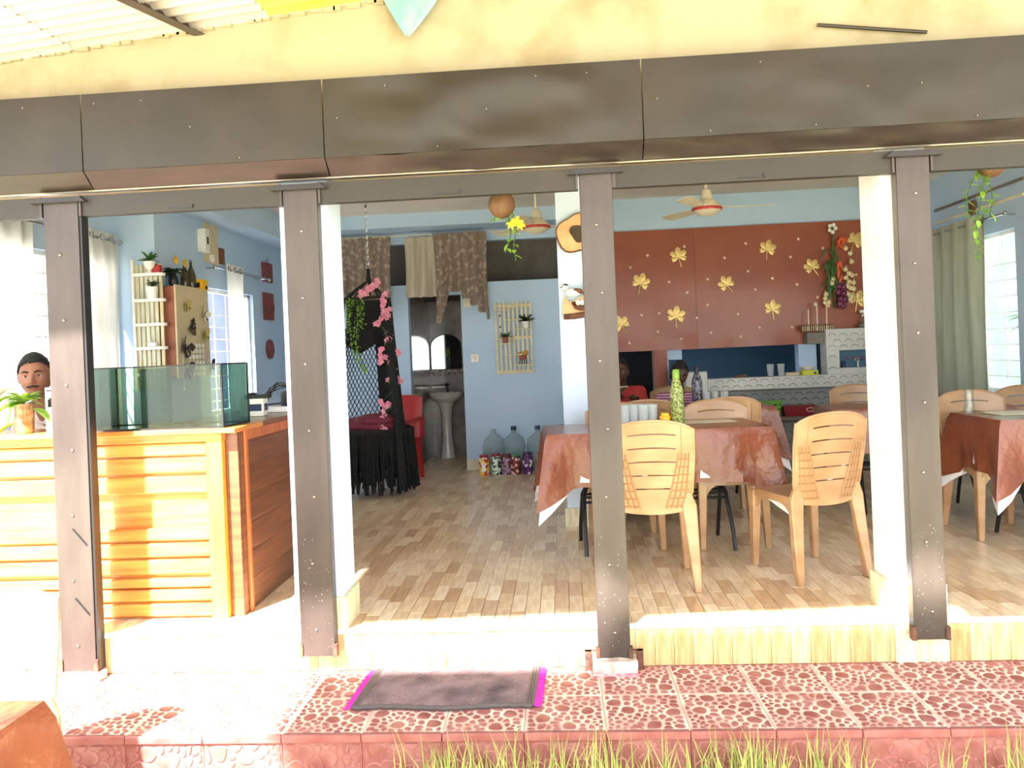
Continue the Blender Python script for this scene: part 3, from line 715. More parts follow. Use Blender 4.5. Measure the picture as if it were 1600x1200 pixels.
# ------------------------------------------------------------------ tables with plastic cloths
def table(name, label, clabel, loc, rz, L, W, drop, z=.75, seed=1, cdrop=.13, z0=0, wave=.012):
    rr = random.Random(seed)
    t = T(name, label, 'table', loc, rz); hl, hw = L/2, W/2
    b = B(); bbox(b, -hl+.02, hl-.02, -hw+.02, hw-.02, z-.035, z-.006, .006); O('tabletop', b, 'offwhite', t)
    fx = hl - .24
    for s in (-1, 1):
        for q in (-1, 1):
            b = B(); tube(b, [(s*fx, -q*.10, z-.04), (s*fx, -q*.03, z-.25),(s*fx, q*.02, z-.36),(s*(fx+.02), q*.06, .34),(s*(fx+.03), q*.17, .12),(s*(fx+.03), q*.205, .012)], .0125, 8); O('leg', b, 'black', t)
        b = B(); tube(b, [(s*fx, -.22, z-.045), (s*fx, .22, z-.045)], .011, 8); O('crossbar', b, 'black', t)
    for q, zz in ((-.06,.335),(-.035,.30),(.05,.335)):
        b = B(); tube(b, [(-fx-.02, q, zz), (fx+.02, q, zz)], .0085, 8); O('stretcher', b, 'black', t)
    def clothmesh(top, drop, cd, off, wv, sd):
        b = B(); n = 30; P = []
        for (x0, y0, x1, y1) in ((-hl,-hw,hl,-hw),(hl,-hw,hl,hw),(hl,hw,-hl,hw),(-hl,hw,-hl,-hw)):
            k_ = max(6, int(math.hypot(x1-x0, y1-y0)/.045))
            for i in range(k_): P.append((x0+(x1-x0)*i/k_, y0+(y1-y0)*i/k_))
        ring0 = [b.verts.new((x, y, top)) for x, y in P]; b.faces.new(ring0); prev = ring0; m = len(P)
        for r in range(1, 9):
            f = r/8; ring = []
            for i, (x, y) in enumerate(P):
                dx = min(hl-abs(x), .3)/.3; dy = min(hw-abs(y), .3)/.3
                cor = max(0, 1-dx/.5)*max(0, 1-dy/.5)
                nx_ = (1 if x > 0 else -1)*(1 if hl-abs(x) < 1e-6 else cor*.9); ny_ = (1 if y > 0 else -1)*(1 if hw-abs(y) < 1e-6 else cor*.9)
                D = drop + cd*cor; wav = wv*(math.sin(i*.8+sd)+.7*math.sin(i*1.7+sd*2))*f
                o_ = off + .02*f**.6 + .055*f*cor + wav
                fold = -.05*f*max(0, 1-abs(dx+dy-.35)/.25)*(1 if cor < .5 else 0)
                ring.append(b.verts.new((x + nx_*(o_+fold), y + ny_*(o_+fold), top - D*f + .012*(f < .2))))
            for i in range(m): b.faces.new((prev[i], prev[(i+1)%m], ring[(i+1)%m], ring[i]))
            prev = ring
        return b
    c = O('tablecloth', clothmesh(z, drop, cdrop, .004, wave, seed), 'cloth', None, loc, (0,0,rz), solid=.0015); tag(c, clabel, 'tablecloth', 'rust brown plastic tablecloths')
    ln = O('lining', clothmesh(z-.003, drop*.9, cdrop+.10, -.004, wave*.6, seed+.4), 'lining', c, solid=.001)
    return t
table('folding_table', 'folding table with black metal legs behind the nearest chair', 'rust brown plastic cloth on the table between the two front chairs', (.53, 4.86, 0), .06, 1.30, .58, .31, seed=2)
table('folding_table', 'folding table standing behind the white pillar near the kitchen', 'shaded rust brown cloth on the rear table left of the white pillar', (2.45, 5.72, 0), -.12, 1.15, .55, .30, seed=5)
table('folding_table', 'folding table with black legs at the right photo edge', 'rust brown plastic cloth at the right edge beside the last post', (2.90, 4.78, 0), .0, .96, .56, .31, seed=8)
table('folding_table', 'folding table where the two seated persons sit', 'rust brown cloth under the black bottle in the back', (.95, 6.30, 0), 0, 1.3, .55, .28, seed=11)
table('folding_table', 'folding table in the yard at the lower left corner', 'rust brown plastic cloth at the lower left corner of the photo', (-1.99, 1.70, -.40), .0, 1.15, .60, .32, z=.76, seed=3, cdrop=.2)

# table ware
def bottle_prof(h, r, neck=.3): return [(r*.92,0),(r,.01),(r,h*.62),(r*.8,h*.72),(r*neck*1.1,h*.84),(r*neck,h*.86),(r*neck,h*.90)]
t = T('water_bottle', 'tall yellow-green patterned bottle on the front brown table', 'bottle', (.69, 4.80, .752))
b = B(); lathe(b, bottle_prof(.34, .041, .45), 24); O('body', b, 'gbottle', t)
b = B(); lathe(b, [(.0215,.285),(.0215,.335),(.019,.342)], 20); O('cap', b, 'lime', t)
t = T('water_bottle', 'black patterned bottle on the rear table beside the boy', 'bottle', (1.06, 6.25, .752))
b = B(); lathe(b, bottle_prof(.31, .042, .42), 24); O('body', b, 'kbottle', t)
b = B(); lathe(b, [(.02,.26),(.02,.305),(.018,.31)], 20); O('cap', b, 'black', t)
def tumbler(loc, label, group, h=.12, r=.033, m='tumbler'):
    b = B(); lathe(b, [(r*.78,0),(r,h),(r*.95,h),(r*.75,.006)], 14, cap=True); return tag(O('drinking_glass', b, m, None, loc), label, 'glass', group)
for k, (dx, dy) in enumerate([(-.085,0),(-.028,.012),(.028,-.004),(.085,.01),(-.05,.06),(.01,.062),(.066,.068)]):
    tumbler((.46+dx, 4.84+dy, .753), 'clear tumbler on the front brown table, ' + ['leftmost of the front row','second from left in the front row','third from left in the front row','rightmost of the front row','left in the back row','middle of the back row','right in the back row'][k], 'tumblers clustered on the front table', .13)
for k in range(3): tumbler((1.12+k*.07, 6.2+.02*(k % 2), .752), 'clear tumbler on the rear table, ' + ['touching the black bottle','in the middle of the three','farthest right from the black bottle'][k], 'tumblers on the rear table', .115, .031)
for k, x in enumerate((2.0, 2.10)): tumbler((x, YK-.1, .907), 'clear glass on the serving counter ledge, ' + ['left one','right one, nearer the bowl'][k], 'glasses on the serving counter', .115, .034)
t = T('sauce_pot', 'yellow lidded sauce pot beside the green bottle', 'pot', (.615, 4.80, .752))
b = B(); lathe(b, [(.026,0),(.03,.01),(.03,.05),(.027,.055)], 18); O('body', b, 'yplastic', t)
b = B(); lathe(b, [(.034,.05),(.034,.06),(.026,.066),(.024,.08)], 18); O('lid', b, 'yplastic', t)
b = B(); bbox(b, -.16,.16,-.09,.09,0,.003,.001); tag(O('placemat', b, 'offwhite', None, (.90, 4.98, .7525), (0,0,.1)), 'pale paper mat lying on the front brown table', 'placemat')
b = B(); bbox(b, -.2,.2,-.12,.12,0,.003,.001); tag(O('placemat', b, 'offwhite', None, (2.75, 4.86, .7525), (0,0,.0)), 'pale sheet lying on the right edge table', 'placemat')
b = B(); lathe(b, [(.032,0),(.034,.01),(.026,.08),(.024,.13),(.03,.15)], 14); tag(O('drinking_glass', b, 'glass', None, (2.47, 4.93, .753)), 'clear glass at the right table next to the last post', 'glass')

# ------------------------------------------------------------------ reception counter
ct = T('reception_counter', 'varnished wooden reception counter with yellow slatted front', 'counter', (-2.4, 3.72, 0))
def cp(name, m, *bs, r=.003, label=None):
    b = B()
    for q in bs: bbox(b, q[0]+2.4, q[1]+2.4, q[2]-3.72, q[3]-3.72, q[4], q[5], r)
    o = O(name, b, m, ct)
    if label: o['label'] = label
    return o
cp('top_rail', 'wood', (-3.28,-1.66,3.69,3.74,.865,.905))
cp('worktop', 'wood', (-3.28,-1.58,3.66,4.02,.905,.93))
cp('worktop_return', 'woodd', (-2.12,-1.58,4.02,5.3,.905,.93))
cp('front_panel', 'wood', (-3.28,-1.74,3.735,3.75,0,.87))
for z0, z1 in ((.80,.862),(.715,.79),(.615,.70),(.385,.445),(.305,.372),(.22,.292),(.015,.075),(.09,.145),(.155,.2)):
    cp('slat', 'wood', (-3.28,-1.745,3.705,3.737,z0,z1), r=.006)
cp('corner_stile', 'woodv', (-1.745,-1.665,3.695,3.745,0,.87))
cp('corner_post', 'woodd', (-1.665,-1.60,3.735,3.80,0,.905))
cp('side_stile', 'woodedge', (-1.60,-1.585,3.80,3.83,0,.905)); cp('side_rail', 'woodedge', (-1.60,-1.585,3.83,5.3,.855,.905))
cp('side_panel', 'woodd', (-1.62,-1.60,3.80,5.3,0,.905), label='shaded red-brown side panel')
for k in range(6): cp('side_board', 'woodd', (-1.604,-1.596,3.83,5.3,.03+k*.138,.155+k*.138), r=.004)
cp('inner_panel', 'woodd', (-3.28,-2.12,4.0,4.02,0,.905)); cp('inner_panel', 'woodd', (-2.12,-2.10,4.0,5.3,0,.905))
# aquarium
aq = T('aquarium', 'empty glass aquarium standing on the reception counter', 'aquarium', (-2.0, 3.84, .931), math.radians(-2)); 
def pane(name, m, *q):
    b = B(); box(b, *q); return O(name, b, m, aq)
L, W, H = .36, .145, .31
pane('front_pane', 'tank', -L, L, -W, -W+.006, 0, H); pane('rear_pane', 'tank', -L, L, W-.006, W, 0, H)
pane('end_pane', 'tankside', L-.006, L, -W+.006, W-.006, 0, H); pane('end_pane', 'tankside', -L, -L+.006, -W+.006, W-.006, 0, H)
pane('divider_pane', 'tankside', -.06, -.054, -W+.008, W-.008, .002, H-.01); pane('base_pane', 'tank', -L, L, -W, W, -.0, .004)
b = B()
for s in (-1, 1):
    for q in (-1, 1): box(b, s*L-.004, s*L+.004, q*W-.004, q*W+.004, 0, H)
    box(b, -L, L, s*W-.004, s*W+.004, H-.005, H+.002); box(b, s*L-.004, s*L+.004, -W, W, H-.005, H+.002)
    box(b, -L, L, s*W-.004, s*W+.004, -.001, .008); box(b, s*L-.004, s*L+.004, -W, W, -.001, .008)
O('black_sealant_edge', b, 'black', aq)
# leaves helper
def leaf(b, p, d, L, W, up=None, droop=.3, n=4):
    p = Vector(p); d = Vector(d).normalized(); s = d.cross(up or Vector((0,0,1)))
    if s.length < 1e-3: s = Vector((1,0,0))
    s.normalize(); nn = s.cross(d); prev = None
    for i in range(n+1):
        t = i/n; c = p + d*L*t - Vector((0,0,1))*droop*L*t*t; w_ = W*math.sin(PI*min(1, t*.92+.08))**.8*.5
        a = b.verts.new(c - s*w_ + nn*w_*.35); m_ = b.verts.new(c); e = b.verts.new(c + s*w_ + nn*w_*.35)
        if prev: b.faces.new((prev[0], prev[1], m_, a)); b.faces.new((prev[1], prev[2], e, m_))
        prev = (a, m_, e)
def bush(b, o, n, r, L, W, seed, zmin=-.1, zmax=1, droop=.4):
    q = random.Random(seed)
    for _ in range(n):
        a = q.uniform(0, 2*PI); z = q.uniform(zmin, zmax); d = Vector((math.cos(a), math.sin(a), z))
        leaf(b, Vector(o) + d*r*q.uniform(.0,.5), d, L*q.uniform(.7,1.2), W*q.uniform(.7,1.2), droop=droop)
# jar with pothos on the counter
t = T('glass_jar_plant', 'trailing green-white plant in a brown glass jar on the counter left end', 'plant', (-2.70, 3.76, .931))
b = B(); lathe(b, [(.036,0),(.04,.01),(.047,.14),(.05,.15)], 18); O('jar', b, 'brownjar', t)
b = B(); bush(b, (0,0,.15), 26, .03, .10, .045, 3, .1, 1.2); 
for dx, dz in ((-.12,.17),(-.13,.12),(-.10,.03),(.10,.1)): leaf(b, (dx*.5,0,dz+.02), (dx,-.02,-.02), .1, .055, droop=.5)
O('leaves', b, 'lime', t, solid=.001)
b = B()
for dx, dz in ((-.12,.18),(-.10,.03)): tube(b, [(0,0,.13),(dx*.5,0,.19),(dx,0,dz)], .003, 5)
O('stem', b, 'lime', t)
b = B(); leaf(b, (-.05,0,.22), (-1,-.1,.35), .12, .10, droop=.9); O('pale_leaf', b, 'white', t, solid=.001); b = B(); leaf(b, (-.06,0,.06), (-.8,-.1,-.5), .11, .05, droop=.2); O('pale_leaf', b, 'white', t, solid=.001)
t = T('white_carton', 'white carton with a dark picture beside the jar plant on the counter', 'carton', (-2.56, 3.80, .931))
b = B(); bbox(b, -.045,.045,-.02,.02,0,.225,.002); O('body', b, 'paperwhite', t)
b = B(); box(b, -.036,.036,-.0215,-.02,.205,.211); box(b, -.03,.045,-.0215,-.02,.125,.165); box(b,-.02,.03,-.0215,-.02,.165,.172); O('print', b, 'hair', t)
t = T('cardboard_box', 'small white and blue box at the counter corner beside the aquarium', 'box', (-1.78, 4.42, .931), .1)
b = B(); bbox(b, -.07,.06,-.05,.05,0,.10,.002); O('body', b, 'paperwhite', t)
b = B(); box(b, -.02,.05,-.0515,-.05,.03,.07); box(b, .0605,.0615,-.03,.04,.03,.07); O('blue_print', b, 'navy', t)
t = T('card_reader', 'black handset lying on the white and blue box', 'device', (-1.76, 4.42, 1.032), .1)
b = B(); bbox(b, -.07,.07,-.03,.03,0,.022,.004); O('body', b, 'black', t); b = B(); bbox(b, -.05,-.01,-.015,.015,.022,.034,.003); O('button_pad', b, 'black', t)
b = B(); bbox(b, -.14,.14,-.10,.10,0,.03,.003); tag(O('document_tray', b, 'paperwhite', None, (-1.74, 4.76, .931)), 'flat white tray on the counter return under the black router', 'tray')
t = T('router', 'black charger block with tangled cables on the counter return', 'device', (-1.72, 4.80, .962))
b = B(); lathe(b, [(.042,0),(.045,.01),(.045,.07),(.04,.085),(.02,.09)], 16); O('body', b, 'black', t)
b = B(); cr = random.Random(3)
for k in range(7):
    a = cr.uniform(0, PI); pts = [Vector((.03*math.cos(a), 0, .02))]
    for q in range(9):
        th = q/8*PI; pts.append(Vector((-.05+.17*math.cos(PI-th)*cr.uniform(.8,1.1)+.05, cr.uniform(-.05,.05), .0+.15*math.sin(th)*cr.uniform(.7,1.05)+.006)))
    tube(b, pts, .003, 5)
O('cable', b, 'black', t)

# ------------------------------------------------------------------ windows, grilles and curtains of the side walls
def grille(name, y0, y1, z0, z1, x, nbar, dz, hx=.02):
    b = B()
    for y in (y0, y1-.03): box(b, x-hx, x+hx, y, y+.03, z0, z1)
    for z in (z0, z1-.03): box(b, x-hx, x+hx, y0, y1, z, z+.03)
    S(name, b, 'white')
    w_ = bpy.data.objects[name]
    n = int((z1-z0)/dz)
    for i in range(1, n):
        b = B(); tube(b, [(x, y0+.01, z0+i*dz), (x, y1-.01, z0+i*dz)], .005, 6); O('grille_bar', b, 'white', w_)
    for i in range(1, nbar):
        b = B(); tube(b, [(x, y0+(y1-y0)*i/nbar, z0), (x, y0+(y1-y0)*i/nbar, z1)], .006, 6); O('grille_upright', b, 'white', w_)
grille('window_1', 3.9, 5.58, .9, 2.02, XLF-.06, 5, .14)
grille('window_2', 6.5, 7.5, .8, 1.9, XL-.06, 4, .11)
grille('window_3', 6.3, 7.4, .75, 2.05, XR+.06, 4, .13)
for x0, x1, y0, y1, m_, l_ in ((-5.0,-4.85,8.4,15,'lav','lavender grey neighbouring wall outside the left grille window'),(5.0,5.15,7.4,14,'gwall','dull green neighbouring wall outside the right window')):
    b = B(); box(b, x0, x1, y0, y1, -.4, 4.2); nb_ = O('boundary_wall', b, m_); nb_['label'] = l_; nb_['category'] = 'wall'
# dark louvred shutter leaf standing outside window 1
sh = T('louvred_shutter', 'dark brown louvred shutter seen through the front left grille', 'shutter', (XLF-.17, 5.52, .9))
b = B(); box(b, -.02,.02,-.22,-.19,0,.98); box(b,-.02,.02,.0,.03,0,.98); box(b,-.02,.02,-.19,0,.95,.98); O('shutter_frame', b, 'hair', sh)
for k in range(22):
    b = B(); box(b, -.016,.016,-.19,.0,-.014,.014, Matrix.Translation((0,0,.03+k*.042)) @ Matrix.Rotation(.6,4,'Y')); O('slat', b, 'rust', sh)
b = B(); bush(b, (-.12,-.0,.55), 30, .1, .12, .05, 8); tag(O('shrub', b, 'lime', None, (XLF-.22, 5.42, .62)), 'green leaves outside the front left window', 'shrub')
bb = B(); bush(bb, (0,0,.3), 60, .35, .2, .07, 9); tag(O('shrub', bb, 'green', None, (XR+.5, 6.7, 1.0)), 'green shrub outside the right window', 'shrub')
def drape(y0, y1, x, z0, z1, folds, amp, m, label, axis='Y', nm='curtain', grommets=True, group=None, hem=None, mh=None):
    c0 = (y0+y1)/2; W_ = y1-y0
    loc = (x, c0, z0) if axis == 'Y' else (c0, x, z0)
    t = T(nm, label, 'curtain', loc, 0, group)
    def f(u, v):
        s = (u-.5)*W_*(1 - .06*math.sin(v*PI)); d = amp*math.sin(u*folds*2*PI)*(.55+.45*v) + amp*.3*math.sin(u*folds*4.6+1+v*3)
        z = (z1-z0)*(1-v)
        if hem: z = (z1-z0) - ((z1-z0) + hem(u))*v
        return (d, s, z) if axis == 'Y' else (s, d, z)
    b = B(); sheet(b, f, max(48, int(folds*10)), 16); O('cloth', b, m, t, solid=.0015)
    if grommets:
        for k in range(int(folds)):
            u = (k+.25)/folds; p = Vector(f(u, .0)); b = B()
            mx = Matrix.Translation(p + Vector((0,0,-.045))) @ Matrix.Rotation(PI/2, 4, 'Y' if axis == 'X' else 'Y')
            mx = Matrix.Translation(Vector((.0 if axis=='X' else amp*.6+.002, p.y, p.z-.045)))
            lathe(b, [(.017,-.003),(.026,-.003),(.026,.003),(.017,.003),(.017,-.003)], 14, mx=mx @ Matrix.Rotation(PI/2, 4, 'Y'), cap=False); O('grommet', b, 'chrome', t)
    return t
def rod(p0, p1, label, r=.009, m='chrome', wall=None):
    mid = (Vector(p0)+Vector(p1))/2; b = B(); a, c = Vector(p0)-mid, Vector(p1)-mid
    tube(b, [a, c], r, 8); t = T('curtain_rod', label, 'rod', mid); O('pole', b, m, t)
    for e in (a, c): b = B(); ball(b, e, r*2, 8); O('finial', b, m, t)
    if wall is not None:
        for f_ in (.06, .94): q = a.lerp(c, f_); b = B(); tube(b, [q, (wall-mid.x, q.y, q.z)] if abs(p0[0]-p1[0]) < .01 else [q, (q.x, wall-mid.y, q.z)], .006, 6); O('bracket', b, m, t)
    return t
rod((XLF+.06, 3.95, 2.17), (XLF+.06, 5.62, 2.17), 'steel curtain rod over the front left window', wall=XLF)
b = B(); box(b, -.06, 0, -.01,.01,-.02,.01); tag(O('rod_bracket', b, 'chrome', None, (XLF+.061, 5.55, 2.165)), 'bracket of the front left curtain rod', 'bracket')
drape(4.02, 4.66, XLF+.05, .93, 2.22, 4, .035, 'sheer', 'sheer white curtain behind the seated man at the left edge', group=None)
drape(5.20, 5.58, XLF+.06, .50, 2.22, 3, .03, 'sheer', 'narrow white curtain bunched next to the bamboo shelf rack')
rod((XL+.12, 6.42, 2.06), (XL+.12, 7.64, 2.06), 'steel curtain rod on the left wall above the grille window', wall=XL)
drape(6.62, 6.98, XL+.12, .72, 2.11, 3, .03, 'sheer', 'white curtain on the left wall beside the butterfly cabinet')
rod((XR-.12, 6.2, 2.15), (XR-.12, 7.60, 2.15), 'steel curtain rod on the right wall', wall=XR)
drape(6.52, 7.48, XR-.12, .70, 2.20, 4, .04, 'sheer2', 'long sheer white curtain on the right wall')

# ------------------------------------------------------------------ left wall furniture
rk = T('bamboo_shelf_rack', 'white bamboo rack with five small shelf boards left of the cabinet', 'shelf', (-3.04, 5.66, 1.08))
for k in range(6): b = B(); box(b, -.11+k*.036, -.088+k*.036, -.012, 0, 0, .92); O('slat', b, 'bamboo', rk)
b = B(); box(b, -.135,-.115,-.03,0,-.02,.96); O('side_post', b, 'white', rk)
SHZ = (.83,.64,.46,.285,.09)
for z in SHZ:
    b = B(); prism(b, [(-.09,-.012),(-.09,-.08),(.10,-.08),(.125,-.06),(.13,-.03),(.10,-.012)], z, z+.022, 'Z'); O('shelf_board', b, 'white', rk)
def potplant(loc, label, pot, potm, leafm, seed, n=22, L=.09, W=.03, r=.035, h=.07, flat=None, zmin=.1):
    t = T('potted_plant', label, 'plant', loc)
    b = B(); lathe(b, pot or [(r*.7,0),(r,h),(r*.85,h),(r*.8,h-.01)], 18); O('pot', b, potm, t)
    b = B(); bush(b, (0,0,h), n, .03, L, W, seed, zmin, 1.5, .25); O('leaves', b, leafm, t, solid=.001)
    return t
t = potplant((-3.015, 5.605, 1.08+.853), 'green plant in a white goblet pot on the top rack shelf', [(.028,0),(.01,.02),(.034,.045),(.044,.085),(.038,.085)], 'white', 'green', 3, 20, .08, .03, h=.085)
t = potplant((-3.0, 5.60, 1.08+.663), 'spiky succulent in a white pot on the second rack shelf', None, 'white', 'darkgreen', 4, 34, .055, .012, .045, .085, zmin=.6)
b = B(); bbox(b, -.035,.035,-.015,.015,0,.03,.004); lathe(b, [(.02,.03),(.01,.045),(.014,.06)], 10, (-.02,0,0)); tag(O('trinket', b, 'white', None, (-3.02, 5.61, 1.08+.308)), 'small white ornament on the fourth rack shelf', 'ornament')
b = B(); bbox(b, -.045,.045,-.02,.02,0,.06,.003); tag(O('red_card_box', b, 'red', None, (-2.99, 5.635, 1.08+.853)), 'small red box behind the goblet pot', 'box')
cb = T('wall_cabinet', 'beige doored wall cabinet with brown side and butterfly decorations', 'cabinet', (XL, 5.95, 1.15))
b = B(); bbox(b, 0,.12,-.26,.27,0,.69,.003); O('body', b, 'doorwood', cb)
b = B(); bbox(b, .12,.135,-.265,.275,-.005,.70,.003); O('door', b, 'beige', cb)
b = B(); bbox(b, .136,.14,-.02,.035,.32,.42,.002); O('nameplate', b, 'bark', cb)
b = B()
for i in range(5):
    for j in range(6): bbox(b, .135,.150,-.10+i*.055,-.075+i*.055,.0+j*.045,.032+j*.045,.004)
o = O('key_hook', b, 'white', cb); o['kind'] = 'stuff'
b = B(); tube(b, [(.14,-.2,.15),(.142,-.2,.0),(.142,-.2,-.08)], .0025, 5); ball(b, (.142,-.2,-.09), .008, 6, (1,1,1.6)); O('pull_cord', b, 'white', cb)
def butterfly(loc, rx, s, m, label):
    t = T('butterfly_decoration', label, 'decoration', loc); t['group'] = 'butterfly decorations on the cabinet door'; t.rotation_euler = (rx,0,0)
    for sg in (-1, 1):
        b = B()
        prism(b, [(0,.002),(sg*.5*s,.75*s),(sg*1.0*s,.7*s),(sg*.85*s,.15*s),(0,-.05*s)], 0, .0015, 'X', Matrix.Rotation(-sg*.35,4,'Z'))
        prism(b, [(0,-.02*s),(sg*.7*s,.1*s),(sg*.8*s,-.3*s),(sg*.4*s,-.7*s),(0,-.3*s)], 0, .0015, 'X', Matrix.Rotation(-sg*.25,4,'Z')); O('wing', b, m, t)
    b = B(); tube(b, [(.003,0,-.3*s),(.003,0,.35*s)], .004, 6); O('body', b, 'black', t)
wing_k = mat('black_mottled_wing', (52,46,44), .6, (176,160,130), 45, ramp=(.36,.4)); wing_y = mat('yellow_wing', (184,170,84), .6, (60,54,40), 50, ramp=(.36,.42)); wing_w = mat('white_edged_wing', (226,220,200), .6, (50,44,40), 28, ramp=(.42,.46))
X_ = XL+.142
for y, z, r_, s, m, l_ in ((5.83,1.69,.2,.045,wing_y,'yellow butterfly, upper left on the cabinet door'),(6.13,1.64,-.5,.052,wing_w,'white winged butterfly, upper right on the cabinet door'),(5.90,1.53,.9,.05,wing_k,'black butterfly near the cabinet door centre'),(6.12,1.47,.2,.05,wing_y,'slim butterfly at the right edge of the cabinet door'),(5.78,1.37,-.5,.072,wing_k,'largest black butterfly on the left of the cabinet door'),(5.79,1.19,.1,.07,wing_k,'mottled butterfly beside the white key hooks'),(6.21,1.22,.4,.05,wing_k,'dark butterfly at the lower right door corner')):
    butterfly((X_, y, z), r_, s*1.35, m, l_)
# on top of the cabinet
ZT = 1.842
t = T('flower_vase', 'black vase of yellow flowers on the cabinet top', 'vase', (XL+.07, 5.79, ZT))
b = B(); lathe(b, [(.022,0),(.036,.03),(.032,.07),(.02,.10),(.024,.11)], 14); O('vase', b, 'black', t)
b = B(); bush(b, (0,0,.11), 34, .05, .09, .035, 6, -.2, .9, .5); O('leaves', b, 'darkgreen', t, solid=.001)
for dx, dy, dz in ((.02,-.03,.20),(.03,.09,.19)):
    b = B()
    for k in range(10): leaf(b, (dx,dy,dz), (.6, math.cos(k*.63), math.sin(k*.63)), .045, .02, up=Vector((1,0,0)), droop=0)
    O('flower_head', b, 'yflower', t, solid=.001)
for y, h, r, l_ in ((5.97,.215,.033,'dark wine bottle nearer the flowers on the cabinet top'),(6.08,.235,.036,'rope wrapped brown bottle on the cabinet top')):
    t = T('decor_bottle', l_, 'bottle', (XL+.07, y, ZT)); b = B(); lathe(b, [(r*.9,0),(r,.01),(r,h*.45),(r*.75,h*.6),(r*.3,h*.8),(r*.28,h*.93)], 16); O('body', b, 'wine', t)
    b = B(); lathe(b, [(r*.34,h*.93),(r*.34,h),(r*.3,h*1.01)], 12); O('neck_ring', b, 'bolt', t)
t = T('yellow_box', 'yellow carton on the cabinet top by the curtain', 'box', (XL+.09, 6.17, ZT)); b = B(); bbox(b, -.05,.05,-.05,.05,0,.085,.002); O('body', b, 'yplastic', t)
b = B(); box(b, -.03,.03,-.0515,-.05,.02,.06); box(b, .0505,.0515,.0,.04,.01,.035); O('print', b, 'black', t)
# board, switch box, plaques
b = B(); bbox(b, 0,.018,-.125,.125,-.22,.22,.003); tag(O('backing_board', b, 'beige', None, (XL, 6.60, 2.33)), 'tall beige wooden board high on the left wall', 'board')
t = T('switch_box', 'white breaker box on the left side of the beige board', 'switch', (XL, 6.40, 2.28)); b = B(); bbox(b, 0,.07,-.045,.045,-.10,.10,.005); O('body', b, 'white', t); b = B(); box(b, .0705,.076,-.012,.012,-.03,.03); O('toggle', b, 'black', t)
b = B(); bbox(b, 0,.02,-.045,.045,-.07,.07,.003); tag(O('wall_plate', b, 'bark', None, (XL, 6.80, 2.20)), 'small brown plate right of the beige board', 'plate')
t = T('wall_socket', 'round white socket under the beige board', 'socket', (XL+.02, 6.56, 2.15)); b = B(); lathe(b, [(.035,0),(.035,.02),(.02,.026)], 14, mx=Matrix.Rotation(PI/2,4,'Y')); O('body', b, 'white', t)
for z, kind, l_ in ((2.16,0,'top square red clay plaque on the left wall'),(1.81,1,'middle red clay plaque with a side profile'),(1.37,2,'lowest oval red clay plaque on the left wall')):
    b = B()
    if kind == 2: prism(b, [(.1*math.cos(k*PI/10), .1*math.sin(k*PI/10)) for k in range(20)], 0, .018, 'X')
    else: bbox(b, 0,.02,-.13,.13,-.10 if kind == 0 else -.14,.10 if kind == 0 else .14,.004)
    if kind == 1:
        ball(b, (.02,.08,.0), .06, 8, (.3,.9,1.2)); bbox(b, .02,.028,-.09,.02,-.1,.1,.003)
    if kind == 0: tube(b, [(.01,-.05,.1),(.012,0,.14),(.01,.05,.1)], .003, 5)
    tag(O('clay_plaque', b, 'plaque', None, (XL, 7.88, z)), l_, 'plaque')

# ------------------------------------------------------------------ back wall
rod((-2.95, 8.2, 2.52), (0.42, 8.2, 2.52), 'long curtain rod across the back wall', .006, 'offwhite', wall=YB)
def hemA(u): return .0 + .15*math.sin(u*PI*3)**2 + (.26 if u > .86 else 0)*1.0 + (-.0)
drape(-2.45, -1.76, 8.2, 1.78, 2.52, 7, .022, 'lace', 'taupe lace valance hanging behind the black hammock chair', 'X', 'lace_curtain', False, hem=lambda u: -.05+.22*max(0, (u-.62)/.38)**2+.14*max(0, (.3-u)/.3))
drape(-1.62, -1.27, 8.21, 1.86, 2.50, 3, .03, 'linen', 'plain cream curtain bunch between the two lace valances', 'X', 'curtain', False)
drape(-1.30, -.73, 8.17, 1.9, 2.52, 6, .022, 'lace', 'floral taupe lace valance with stepped hem above the washroom door', 'X', 'lace_curtain', False, hem=lambda u: (.32 if u < .1 else .30*max(0, (.26-u)/.16)) + .085*math.floor(max(0, (u-.4)/.15)+.35)*(.9 if u > .4 else 0))
# bamboo plant rack
br = T('bamboo_trellis', 'pale bamboo trellis with staggered ledges on the blue back wall', 'trellis', (-.495, 8.3, 1.39))
for k in range(9): b = B(); box(b, -.195+k*.0465, -.175+k*.0465, -.03, -.018, -.38, .38); O('slat', b, 'bamboo', br)
for z in (-.36,.0,.34): b = B(); box(b, -.195,.195,-.018,-.001,z-.016,z+.016); O('crossbar', b, 'bamboo', br)
LG = [(-.19,.0,.30),(-.09,.10,.19),(.0,.20,.09),(-.19,.0,-.06),(-.09,.10,-.18),(.01,.20,-.29)]
for x0, x1, z in LG: b = B(); box(b, x0, x1, -.09, -.03, z-.006, z+.006); O('ledge', b, 'bamboo', br)
potplant((-.495+.135, 8.24, 1.39+.098), 'leafy plant in white pot on the bamboo trellis', None, 'white', 'darkgreen', 11, 34, .10, .03, .036, .07)
potplant((-.495-.09, 8.24, 1.39-.052), 'small plant in terracotta pot on the bamboo trellis', None, 'terracotta', 'green', 12, 26, .075, .025, .028, .06)
t = T('ladybird_ornament', 'orange flower ornament with thin legs on the bottom trellis ledge', 'ornament', (-.495+.09, 8.24, 1.39-.282))
b = B(); ball(b, (-.03,0,.105), .026, 8); ball(b, (.03,0,.12), .028, 8); O('flower_head', b, 'ochre', t); b = B(); ball(b, (0,0,.07), .04, 8, (1,.6,.6)); O('body', b, 'terracotta', t)
b = B(); [tube(b, [(x,0,.06),(x*1.4,0,0)], .004, 5) for x in (-.03,-.01,.01,.03)]; O('leg', b, 'hair', t)
